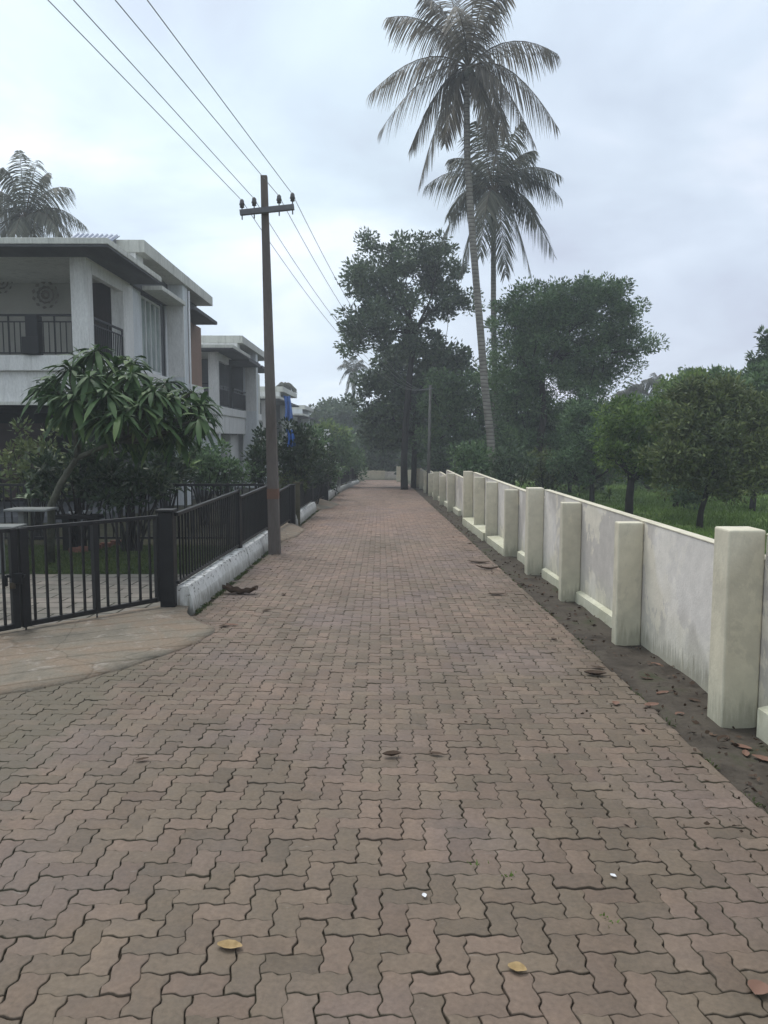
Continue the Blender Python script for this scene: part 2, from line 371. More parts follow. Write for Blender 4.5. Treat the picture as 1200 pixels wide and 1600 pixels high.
def pavers():
    u = .0935; a = .11
    seg = [(0, 0), (.27, a*.62), (.40, a*.55), (.62, -a*.55), (.76, -a*.62)]      # one unit edge, shared by neighbours
    def hedge(x, y): return [(x+s_, y+t_) for s_, t_ in seg]
    def vedge(x, y): return [(x-t_, y+s_) for s_, t_ in seg]
    def hrev(x, y): return [(x+1, y)]+[(x+s_, y+t_) for s_, t_ in seg[1:]][::-1]
    def vrev(x, y): return [(x, y+1)]+[(x-t_, y+s_) for s_, t_ in seg[1:]][::-1]
    Hp = hedge(0, 0)+hedge(1, 0)+vedge(2, 0)+hrev(1, 1)+hrev(0, 1)+vrev(0, 0)
    Vp = hedge(0, 0)+vedge(1, 0)+vedge(1, 1)+hrev(0, 2)+vrev(0, 1)+vrev(0, 0)
    Hp = np.array(Hp); Vp = np.array(Vp)
    def inset(P, d):
        n = len(P); nxt = np.roll(P, -1, 0); prv = np.roll(P, 1, 0)
        e1 = P-prv; e2 = nxt-P; e1 /= np.linalg.norm(e1, axis=1)[:, None]; e2 /= np.linalg.norm(e2, axis=1)[:, None]
        n1 = np.stack([-e1[:, 1], e1[:, 0]], 1); n2 = np.stack([-e2[:, 1], e2[:, 0]], 1)
        m = n1+n2; m /= (1+np.sum(n1*n2, 1))[:, None]
        return P+m*d
    protos = []
    for P in (Hp, Vp):
        ctr = P.mean(0); r0 = inset(P, .017)-ctr; r1 = inset(P, .029)-ctr; r2 = inset(P, .062)-ctr
        ring = [(r0, -.016, 1.0), (r0, -.0035, 1.0), (r1, -.0006, .45), (r2, 0, 0)]
        protos.append((ctr, ring))
    Vs = []; Q = []; T = []; pc = []; pd = []; ed = []; base = 0
    y0, y1 = int(-2.5/u), int(56/u); x0, x1 = int(-4.6/u)-1, int(RX/u)+1
    n = 30; idx = np.arange(n)
    for iy in range(y0, y1):
        for ix in range(x0, x1+1):
            k = (ix+iy) % 4
            if k == 0: pr = protos[0]
            elif k == 2: pr = protos[1]
            else: continue
            ctr, ring = pr; c = (np.array([ix, iy])+ctr)*u; c = c+RNG.normal(0, .0012, 2)
            if c[0] > RX+.05 or c[0] < left_edge(c[1])+.04: continue
            lim = RX+random.uniform(-.012, .012)
            if c[0] < -1.93 and c[1] > 5.2+ (c[0]+2.6)*.0 and c[1] < 7.3 and c[0] < -2.0-(7.3-c[1])*.5: continue
            th = RNG.normal(0, .006); tx, ty = RNG.normal(0, .010, 2); dz = RNG.normal(0, .0014)
            cs, sn = math.cos(th), math.sin(th); zb = gz(c[1])
            far = c[1] > 22
            jt = RNG.normal(0, .011, (n, 2)) if not far else 0
            for (r, z, e) in (ring if not far else [ring[1], ring[3]]):
                r = r+jt
                x = (r[:, 0]*cs-r[:, 1]*sn)*u; y = (r[:, 0]*sn+r[:, 1]*cs)*u
                x = np.minimum(x+c[0], lim-(.004 if e < .3 else 0))-c[0]
                Vs.append(np.stack([x+c[0], y+c[1], zb-S*y+z+dz+tx*x+ty*y], 1)); ed.append(np.full(n, e))
            nr = 2 if far else 4
            for q in range(nr-1):
                Q.append(np.stack([base+q*n+idx, base+q*n+(idx+1) % n, base+(q+1)*n+(idx+1) % n, base+(q+1)*n+idx], 1))
            T.append(base+(nr-1)*n+idx)
            pc.append(np.full(nr*n, random.random())); pd.append(np.full(nr*n, random.random())); base += nr*n
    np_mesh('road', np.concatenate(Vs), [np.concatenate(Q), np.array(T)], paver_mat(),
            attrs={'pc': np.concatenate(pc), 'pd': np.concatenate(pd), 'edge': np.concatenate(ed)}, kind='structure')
pavers()
M_soil = mat_var('damp_soil', (.042, .035, .029), (.085, .072, .059), 3, .95, .1, .6, 30, c3=(.055, .060, .034))
def strip_mesh(name, xl, xr, y0, y1, off, mat, n=240, m=6, amp=.012):
    V = []; 
    for j in range(n+1):
        y = y0+(y1-y0)*j/n
        for i in range(m+1):
            x = xl+(xr-xl)*i/m
            V.append((x, y, gz(y, off)+random.uniform(-amp, amp)+(.02 if i == m else 0)))
    Fq = [(j*(m+1)+i, j*(m+1)+i+1, (j+1)*(m+1)+i+1, (j+1)*(m+1)+i) for j in range(n) for i in range(m)]
    return np_mesh(name, V, np.array(Fq), mat, kind='structure', smooth=True)
strip_mesh('soil_verge', RX-.03, 2.34, -3, 50, -.025, M_soil)
M_field = mat_var('field_turf', (.06, .10, .022), (.11, .17, .04), 1.2, .95, .1, .6, 9, c3=(.14, .17, .055))
slab('field', [(2.4, -3), (60, -3), (60, 56), (2.4, 56)], -.07, -.12, M_field)
def drive_mat():
    m, nt, p = base_mat('yard_slab_paving', .9, .1); co = obj_co(nt)
    bt = N(nt, 'ShaderNodeTexBrick', Scale=1.0); bt.inputs['Brick Width'].default_value = .42; bt.inputs['Row Height'].default_value = .30; bt.inputs['Mortar Size'].default_value = .012
    bt.inputs['Color1'].default_value = (.15, .14, .12, 1); bt.inputs['Color2'].default_value = (.20, .175, .15, 1); bt.inputs['Mortar'].default_value = (.03, .028, .02, 1)
    nt.links.new(co, bt.inputs[0]); n1 = noise(nt, co, 4, 5, .6)
    nt.links.new(mixc(nt, .8, bt.outputs[0], ramp(nt, [(.3, (.6, .6, .6)), (.7, (1.2, 1.2, 1.2))], n1).outputs[0], 'MULTIPLY'), p.inputs['Base Color']); return m
M_drive = drive_mat()
slab('yard_path', [(-4.6, 5.6), (-2.2, 8.0), (-2.2, 10.5), (-12, 10.5), (-12, 5.6)], .0, -.2, M_drive)
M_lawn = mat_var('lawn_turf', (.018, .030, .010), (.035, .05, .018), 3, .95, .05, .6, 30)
slab('lawn', [(-12, 10.5), (-2.2, 10.5), (-2.2, 13.95), (-12, 13.95)], .005, -.2, M_lawn)
slab('yard_ground', [(-16, 14.1), (-2.2, 14.1), (-2.2, 57), (-16, 57)], -.02, -.2, mat_var('yard_earth', (.03, .03, .018), (.06, .055, .035), 2, .95, .05, .6, 20))

# concrete aprons
def apron_mat():
    m, nt, p = base_mat('worn_concrete', .85, .2); co = obj_co(nt)
    n1 = noise(nt, co, 1.4, 6, .65, .6); n2 = noise(nt, co, 6, 6, .7, .5); n3 = noise(nt, co, 40, 5, .6)
    r = ramp(nt, [(.3, (.135, .12, .095)), (.43, (.185, .158, .122)), (.55, (.205, .155, .112)), (.72, (.245, .20, .155))], n1)
    c = mixc(nt, mth(nt, 'MULTIPLY', ramp(nt, [(.56, (0, 0, 0)), (.66, (1, 1, 1))], n2).outputs[0], .55), r.outputs[0], (.33, .29, .25))
    wv = N(nt, 'ShaderNodeTexWave'); wv.inputs['Scale'].default_value = 1.3; wv.inputs['Distortion'].default_value = 1.2; wv.inputs['Detail'].default_value = 3
    mp = N(nt, 'ShaderNodeMapping'); mp.inputs['Rotation'].default_value = (0, 0, 1.0); nt.links.new(co, mp.inputs[0]); nt.links.new(mp.outputs[0], wv.inputs[0])
    c = mixc(nt, .5, c, ramp(nt, [(0, (.45, .43, .40)), (.07, (1, 1, 1))], wv.outputs[1]).outputs[0], 'MULTIPLY')
    vo = N(nt, 'ShaderNodeTexVoronoi', Scale=1.1); vo.feature = 'DISTANCE_TO_EDGE'
    wn = N(nt, 'ShaderNodeTexNoise', Scale=3.0, Detail=5.0); nt.links.new(co, wn.inputs['Vector'])
    nt.links.new(mixc(nt, .12, co, wn.outputs[1]), vo.inputs['Vector'])
    c = mixc(nt, .4, c, ramp(nt, [(.002, (.3, .28, .25)), (.008, (1, 1, 1))], vo.outputs['Distance']).outputs[0], 'MULTIPLY')
    c = mixc(nt, .7, c, ramp(nt, [(.3, (.75, .75, .75)), (.7, (1.15, 1.15, 1.15))], n3).outputs[0], 'MULTIPLY')
    nt.links.new(c, p.inputs['Base Color']); bump(nt, p, n3, .7, .012); return m
M_apron = apron_mat()
def apron(name, outer, inner, h, lbl):
    """sloping concrete between an outer (road level, ragged) and an inner (gate line) polyline of equal length"""
    k = len(outer); m = 10; V = []
    for j in range(m+1):
        t = j/m; prof = h*(1-(1-t)**2.2)
        for i in range(k):
            x = outer[i][0]*(1-t)+inner[i][0]*t; y = outer[i][1]*(1-t)+inner[i][1]*t
            if j == 0: x += random.uniform(-.02, .02); y += random.uniform(-.025, .025)
            V.append((x, y, gz(y)+.012+prof+random.uniform(-.003, .003)))
    V2 = [(x, y, gz(y)-.05) for (x, y, z) in V[:k]]
    b = len(V); V += V2
    Fq = [(j*k+i+1, j*k+i, (j+1)*k+i, (j+1)*k+i+1) for j in range(m) for i in range(k-1)]+[(i+1, i, b+i, b+i+1)[::-1] for i in range(k-1)]
    o = np_mesh(name, V, np.array(Fq), M_apron, smooth=True); o['kind'] = 'structure'
    return o
def resample(pts, n):
    P = [Vector((*p, 0)) for p in pts]; L = [0]
    for a_, b_ in zip(P, P[1:]): L.append(L[-1]+(b_-a_).length)
    o = []
    for i in range(n):
        s_ = L[-1]*i/(n-1); k = max(j for j in range(len(L)) if L[j] <= s_+1e-9); k = min(k, len(P)-2)
        q = P[k].lerp(P[k+1], (s_-L[k])/(L[k+1]-L[k])); o.append((q.x, q.y))
    return o
G0 = Vector((-2.22, 7.88)); GD = (Vector((-3.20, 6.72))-G0).normalized()
ap_out = resample([(-1.94, 7.55), (-1.52, 7.02), (-1.60, 6.5), (-1.87, 5.85), (-2.22, 5.32), (-2.60, 5.05), (-3.4, 4.5), (-4.6, 3.6)], 44)
ap_in = resample([(-2.0, 7.92), (-2.22, 7.96), tuple(G0+GD*1.5+Vector((-.05, .06))), (-5.3, 4.35)], 44)
apron('driveway_ramp', ap_out, ap_in, .055, '')
apron('driveway_ramp', resample([(-1.93, 17.9), (-1.66, 16.9), (-1.70, 15.6), (-1.93, 14.4)], 24), resample([(-2.25, 18.0), (-2.25, 14.4)], 24), .10, '')
apron('driveway_ramp', resample([(-1.95, 28.2), (-1.42, 26.6), (-1.55, 24.6), (-1.95, 23.6)], 24), resample([(-2.3, 28.2), (-2.3, 23.6)], 24), .10, '')
slab('drain_cover', [(-1.6, 41.2), (1.25, 41.2), (1.25, 41.75), (-1.6, 41.75)], .006, -.1, M_soil)

# ------------------------------------------------------------------ right boundary wall
PX, WX = 2.05, 2.27
def seg_top(y):
    for (a, z) in ((4.62, 1.05), (11.35, .90), (20.6, .78), (25.2, .52), (31, .32), (38, .12)):
        if y < a: return z
    return -.10
wall = thing('boundary_wall', (2.3, 4.4, gz(4.4)), 'long cream and lavender wall stepping down beside the soil strip on the right of the paved road', 'wall')
hg = lambda v: v[2]-gz(v[1])
def wY(px, X): 
    r = ray(px, 760); return X*r[1]/r[0]
pil = [2.0, wY(1143, PX)]+[wY(p, PX) for p in (969, 880, 826, 790, 760.5, 742, 725)]
pil += [wY(p, PX) for p in (700, 687, 677, 669, 662, 655, 650.5)]
for y in pil:
    zt = seg_top(y+.02)-.0
    main = any(abs(y-wY(p, PX)) < .01 for p in (1143, 826, 725, 700))
    if not main: zt -= .035
    w_ = .21 if main or y < 6 else .13
    MB().box(PX, WX-.002, y, y+w_, gz(y, -.15), zt+.012).build('pillar', M_cream, wall, bevel=.012, hgt=hg)
for a_, b_ in zip(pil, pil[1:]):
    mid = (a_+b_)/2; zt = seg_top(mid)
    # split at a step of the wall top
    MB().box(WX, WX+.075, a_+.0, b_, gz(mid, -.35), zt-.02).build('panel', M_panel, wall, hgt=hg)
    MB().box(WX-.006, WX+.08, a_+.001, b_-.001, zt-.019, zt-.006).build('lit_edge_strip', M_cream, wall, bevel=.006, hgt=hg)  # added strip standing in for the lit top edge of the wall
MB().box(WX, WX+.12, -2, 2.0, -.3, 1.03).box(WX-.012, WX+.135, -2, 2.0, 1.031, 1.064).build('panel', M_cream, wall, hgt=hg)
for (ya, yb, xo, h) in ((2.25, 4.32, .10, .15), (6.95, 8.55, .075, .085), (9.0, 10.4, .07, .08), (10.85, 12.2, .09, .10), (12.6, 14.6, .30, .10), (14.9, 18.7, .34, .14), (21.4, 27, .1, .12), (27.5, 40, .08, .12)):
    n_ = max(1, int((yb-ya)/.6)); b = MB()
    for i in range(n_):
        a1 = ya+(yb-ya)*i/n_; b1 = ya+(yb-ya)*(i+1)/n_
        P = []
        for y_ in (a1, b1):
            P += [(WX-.003-xo*.75, y_, gz(y_, -.15)), (WX-.003, y_, gz(y_, -.15)), (WX-.003, y_, gz(y_, h+.02)), (WX-.003-xo*.75, y_, gz(y_, h))]
        b.poly(P, [(0, 1, 2, 3)[::-1] if 0 else (3, 2, 1, 0), (4, 5, 6, 7), (0, 1, 5, 4), (1, 2, 6, 5), (2, 3, 7, 6), (3, 0, 4, 7)])
    b.build('plinth', M_plinth, wall, hgt=hg)
# far walls closing the lane
fw = thing('far_wall', (0, 56.2, gz(56)), 'low cream wall closing the far end of the paved road', 'wall')
MB().box(-1.6, .35, 56.1, 56.3, gz(56, -.2), gz(56, .66)).build('panel', M_cream, fw, hgt=hg)
MB().box(.36, 1.32, 56.12, 56.3, gz(56, -.2), gz(56, .60)).build('panel', M_panel, fw, hgt=hg)
MB().box(-1.62, -1.35, 56.0, 56.32, gz(56, -.2), gz(56, .70)).build('pillar', M_cream, fw, hgt=hg)
MB().box(-.62, -.45, 56.0, 56.32, gz(56, -.2), gz(56, .68)).build('pillar', M_cream, fw, hgt=hg)
fw2 = thing('side_wall', (2.2, 52, gz(52)), 'short cream wall pieces behind the two roadside trunks', 'wall')
MB().box(1.1, 1.6, 51.8, 52.1, gz(52, -.2), gz(52, 1.02)).build('pillar', M_cream, fw2, hgt=hg)
MB().box(1.62, 2.5, 51.85, 52.05, gz(52, -.2), gz(52, .80)).build('panel', M_cream, fw2, hgt=hg)

# ------------------------------------------------------------------ left fences, gate, pole
FX = -2.1
def fence(name, label, y0, y1, zt, zb, group, kerb=True, kz=.22, posts=(True, True), x0=FX, x1=None, thick=.07):
    x1 = x0 if x1 is None else x1
    t = thing(name, (x0, y0, gz(y0)), label, 'fence', group)
    def X(y): return x0+(x1-x0)*(y-y0)/(y1-y0)
    MB().bar((X(y0), y0, zt), (X(y1), y1, zt), .05, .035).build('top_rail', M_black, t, bevel=.004)
    MB().bar((X(y0), y0, zb(y0)), (X(y1), y1, zb(y1)), .04, .03).build('bottom_rail', M_black, t)
    n_ = int((y1-y0)/.125); b = MB()
    for i in range(1, n_):
        y = y0+(y1-y0)*i/n_
        b.bar((X(y), y, zb(y)), (X(y), y, zt-.015), .018, .018)
    b.build('balusters', M_black, t)
    for k, y in zip(posts, (y0+.03, y1-.03)):
        if k: MB().bar((X(y), y, gz(y, -.1)), (X(y), y, zt+.03), thick, thick, (0, 1, 0)).build('post', M_black, t, bevel=.004)
    if kerb:
        m = max(6, int((y1-y0)/.16)); V = []
        b = MB(); P = []
        for i in range(m+1):
            y = y0+.02+(y1-y0-.04)*i/m; j = random.uniform(-.004, .004)
            xx = X(y)
            P.append([(xx+.17, y, gz(y, -.15)), (xx+.14+j, y, gz(y, kz*.5)), (xx+.10+j, y, gz(y, kz)+j*2), (xx-.04, y, gz(y, kz)+j*.4), (xx-.06, y, gz(y, -.15))])
        for i in range(m):
            for q in range(4):
                b.poly([P[i][q], P[i+1][q], P[i+1][q+1], P[i][q+1]], [(0, 1, 2, 3)])
        b.poly(P[0], [(4, 3, 2, 1, 0)]); b.poly(P[-1], [(0, 1, 2, 3, 4)])
        b.build('kerb_wall', M_kerb, t, hgt=hg)
    return t
gf = 'black railings along the left of the road'
fence('railing_fence', 'black railing on white kerb running from the gate post to the first low step', 7.86, 11.32, .82, lambda y: gz(y, .31), gf, posts=(False, True), kz=.27)
fence('railing_fence', 'black railing on flaking white kerb directly behind the foot of the utility pole', 11.36, 14.2, .715, lambda y: gz(y, .31), gf, kz=.27)
fence('railing_fence', 'black railing without kerb above the small concrete ramp past the utility pole', 14.3, 17.7, .50, lambda y: gz(y, .18), gf, kerb=False)
fence('railing_fence', 'black railing on ragged white kerb between the two small concrete ramps', 18.1, 23.5, .42, lambda y: gz(y, .30), gf, kz=.26)
fence('railing_fence', 'black railing without kerb above the second small concrete ramp', 23.6, 28.2, .22, lambda y: gz(y, .20), gf, kerb=False)
fence('railing_fence', 'black railing on patchy white kerb beyond the second small concrete ramp', 28.4, 35.4, .08, lambda y: gz(y, .30), gf, kz=.26)
fence('railing_fence', 'farthest black railing on the left, curving in towards the far wall', 36.4, 50, -.15, lambda y: gz(y, .30), gf, kz=.2, x0=-2.0, x1=-1.5)
# free standing gate posts along that side
def post(label, x, y, w, z, mat, cap=False):
    t = thing('gate_post', (x, y, gz(y)), label, 'post', 'gate posts along the left fence')
    MB().box(x-w/2, x+w/2, y-w/2, y+w/2, gz(y, -.1), z).build('shaft', mat, t, bevel=.01, hgt=hg)
    MB().box(x-w/2-.012, x+w/2+.012, y-w/2-.012, y+w/2+.012, z+.001, z+.03).build('cap', mat, t, bevel=.005, hgt=hg)
M_moss = mat_var('mossy_timber', (.05, .05, .03), (.10, .09, .06), 4, .9, .1, .5)
post('black steel post with flat cap where the big gate meets the railing', -2.19, 7.86, .15, .845, M_black)
post('black post at the end of the first small concrete ramp', -2.06, 17.85, .16, .50, M_black)
post('mossy brown post just past the black post after the utility pole', -1.98, 18.0+.22, .14, .53, M_moss)
post('slim black post on the far side of the second small ramp', -2.0, 28.3, .17, .34, M_black)
post('white concrete post between the two farthest railings', -1.98, 35.9, .24, .18, M_kerb)
post('stubby white concrete post before the farthest railing ends', -1.76, 43.5, .26, -.02, M_kerb)

# the big gate
def gate_leaf(p0, p1, zt, zb, label, latch_at=None, mid=True):
    t = thing('driveway_gate', (p0.x, p0.y, gz(p0.y)), label, 'gate', 'two leaves of the black driveway gate')
    L = (p1-p0).length; d = (p1-p0).normalized()
    def pt(s_, z): q = p0+d*s_; return (q.x, q.y, z)
    up = (0, 0, 1)
    MB().bar(pt(0, zt), pt(L, zt), .045, .035).build('top_rail', M_black, t, bevel=.003)
    MB().bar(pt(0.0, zb), pt(L, zb), .04, .045).build('bottom_rail', M_black, t, bevel=.003)
    MB().bar(pt(.025, zb-.02), pt(.025, zt+.01), .06, .06, (d.x, d.y, 0)).build('stile', M_black, t, bevel=.003)
    MB().bar(pt(L-.03, zb-.02), pt(L-.03, zt+.01), .075, .075, (d.x, d.y, 0)).build('stile', M_black, t, bevel=.003)
    if mid: MB().bar(pt(L*.5, zb), pt(L*.5, zt), .065, .05, (d.x, d.y, 0)).build('stile', M_black, t, bevel=.003)
    b = MB(); n_ = 12
    for i in range(1, n_):
        if i == n_//2: continue
        s_ = L*i/n_; b.bar(pt(s_, zb), pt(s_, zt), .02, .02, (d.x, d.y, 0))
    b.build('bars', M_black, t)
    for s_ in (L*.5, L-.03): MB().tube([pt(s_, zb-.02), pt(s_, gz((p0+d*s_).y, .02))], .008, 8).build('drop_rod', M_black, t)
    return t, pt
zb_, zt_ = -.03, .80
g1 = G0+GD*.07; g2 = G0+GD*1.50
t, pt = gate_leaf(g1, g2, .80, -.055, 'near black driveway gate leaf hinged at the steel post, with padlock')
lt = MB(); q = pt(1.43, .36)
lt.box(q[0]-.10, q[0]+.07, q[1]-.06, q[1]-.03, .38, .405).box(q[0]-.03, q[0]+.05, q[1]-.085, q[1]-.035, .33, .42).box(q[0]-.12, q[0]-.09, q[1]-.07, q[1]-.04, .30, .40)
lo = lt.build('latch', M_black, t, bevel=.006)
pk = MB().box(q[0]-.06, q[0]-.015, q[1]-.085, q[1]-.06, .285, .34)
shk = MB().tube([(q[0]-.05, q[1]-.072, .335), (q[0]-.05, q[1]-.072, .37), (q[0]-.037, q[1]-.072, .385), (q[0]-.024, q[1]-.072, .37), (q[0]-.024, q[1]-.072, .335)], .005, 8)
pk = pk.build('padlock', mat_var('tarnished_brass', (.06, .05, .04), (.12, .10, .07), 10, .4, .5, .1, 40, (1, 1, 1), .7), t, bevel=.003); shk.build('shackle', M_arm, pk)
g3 = G0+GD*1.53; g4 = G0+GD*2.95
gate_leaf(g3, g4, .80, -.055, 'second black driveway gate leaf cut off by the left edge of the photo')

# utility pole
pb = gp(429.5, 865)
pole = thing('utility_pole', pb, 'tall tapering rusty brown utility pole with crossarm and insulators beside the black railing', 'pole')
ptop = at(412.5, 275, pb.y)
M_pole = mat_var('weathered_pole_steel', (.085, .070, .062), (.13, .115, .105), 2.5, .8, .2, .4, 35, (1, 1, .25), c3=(.14, .095, .07))
d_ = (ptop-pb).normalized()
mb = MB(); P = []
for k in range(9):
    c = pb.lerp(ptop, k/8)+(Vector((0, 0, -.15)) if k == 0 else Vector()); w_ = .096-.046*k/8
    P.append([c+Vector((sx*w_, sy*w_*.95, 0)) for sx, sy in ((-1, -1), (1, -1), (1, 1), (-1, 1))])
for k in range(8):
    mb.poly(P[k]+P[k+1], [(0, 1, 5, 4), (1, 2, 6, 5), (2, 3, 7, 6), (3, 0, 4, 7)])
mb.poly(P[-1], [(0, 1, 2, 3)])
mb.build('shaft', M_pole, pole)
band = pb.lerp(ptop, (865-767)/590.)
w_ = .096-.046*.17+.004
MB().box(band.x-w_, band.x+w_, band.y-w_, band.y+w_, band.z-.09, band.z+.08).build('painted_band', mat_var('orange_brown_primer', (.125, .07, .05), (.165, .095, .07), 8, .8, .2, .2), pole)
ya = pb.y-.12
a0 = at(375, 332.5, ya); a1 = at(459.5, 323.5, ya)
ca = MB(); ca.bar(a0, a1, .07, .085)
arm = ca.build('crossarm', M_arm, pole, bevel=.004)
M_cer = mat_var('brown_ceramic', (.05, .045, .05), (.09, .08, .085), 10, .25, .6, 0)
ins = []
for (px, py) in ((378, 318), (397, 315), (436, 311), (457, 308)):
    c = at(px, py, ya)
    f = (c.x-a0.x)/(a1.x-a0.x); zb2 = a0.lerp(a1, f).z
    MB().tube([(c.x, ya, zb2-.11), (c.x, ya, c.z-.02)], .010, 8).build('insulator_pin', M_arm, arm)
    MB().lathe((c.x, ya, c.z-.07), [(.015, 0), (.038, .01), (.030, .035), (.046, .05), (.036, .08), (.034, .11), (.022, .13), (.008, .14)], 12).build('insulator', M_cer, arm)
    ins.append(Vector((c.x, ya, c.z+.045)))
# second pole, further on
p2b = Vector((at(669, 735, 35).x, 35, gz(35, -.2))); p2t = at(672.5, 602, 35)
pole2 = thing('utility_pole', p2b, 'slim grey utility pole standing behind the far part of the right hand wall', 'pole')
MB().tube([p2b, p2t], [.085, .06], 10).build('shaft', mat_var('concrete_pole', (.11, .105, .10), (.16, .155, .145), 3, .85, .2, .2), pole2)
MB().bar((p2t.x-.16, 34.9, p2t.z-.15), (p2t.x+.16, 34.9, p2t.z-.15), .03, .03).build('bracket', M_arm, pole2)
M_wire = mat_var('aluminium_wire', (.16, .16, .17), (.22, .22, .23), 5, .5, .4, 0)
nearpx = [(75, 0), (115, 0), (180, 0), (230, 0)]
wl = ['leftmost overhead wire, running from the crossarm left tip', 'second overhead wire from the left on the crossarm', 'third overhead wire, just right of the pole top', 'rightmost overhead wire, running from the crossarm right tip']
for i, c in enumerate(ins):
    e = Vector((p2t.x-.14+.09*i, 34.88, p2t.z-.13))
    pts = []
    for k in range(33):
        t_ = k/32; p = c.lerp(e, t_); p.z -= 4*1.05*t_*(1-t_); pts.append(p)
    n0 = at(*nearpx[i], 7.4); far0 = Vector((n0.x-(c.x-n0.x)/(c.y-7.4)*20, -12.6, c.z+.6))
    bk = []
    for k in range(1, 25):
        y = c.y+(far0.y-c.y)*k/24
        def lag(a, b_, d2):
            y0_, y1_, y2_ = c.y, 7.4, far0.y
            return a*(y-y1_)*(y-y2_)/((y0_-y1_)*(y0_-y2_))+b_*(y-y0_)*(y-y2_)/((y1_-y0_)*(y1_-y2_))+d2*(y-y0_)*(y-y1_)/((y2_-y0_)*(y2_-y1_))
        bk.append(Vector((lag(c.x, n0.x, far0.x), y, lag(c.z, n0.z, far0.z))))
    o = MB().tube(bk[::-1]+pts, .0048, 6).build('overhead_wire', M_wire, None)
    setp(o, wl[i], 'wire', 'overhead wires carried by the utility poles')

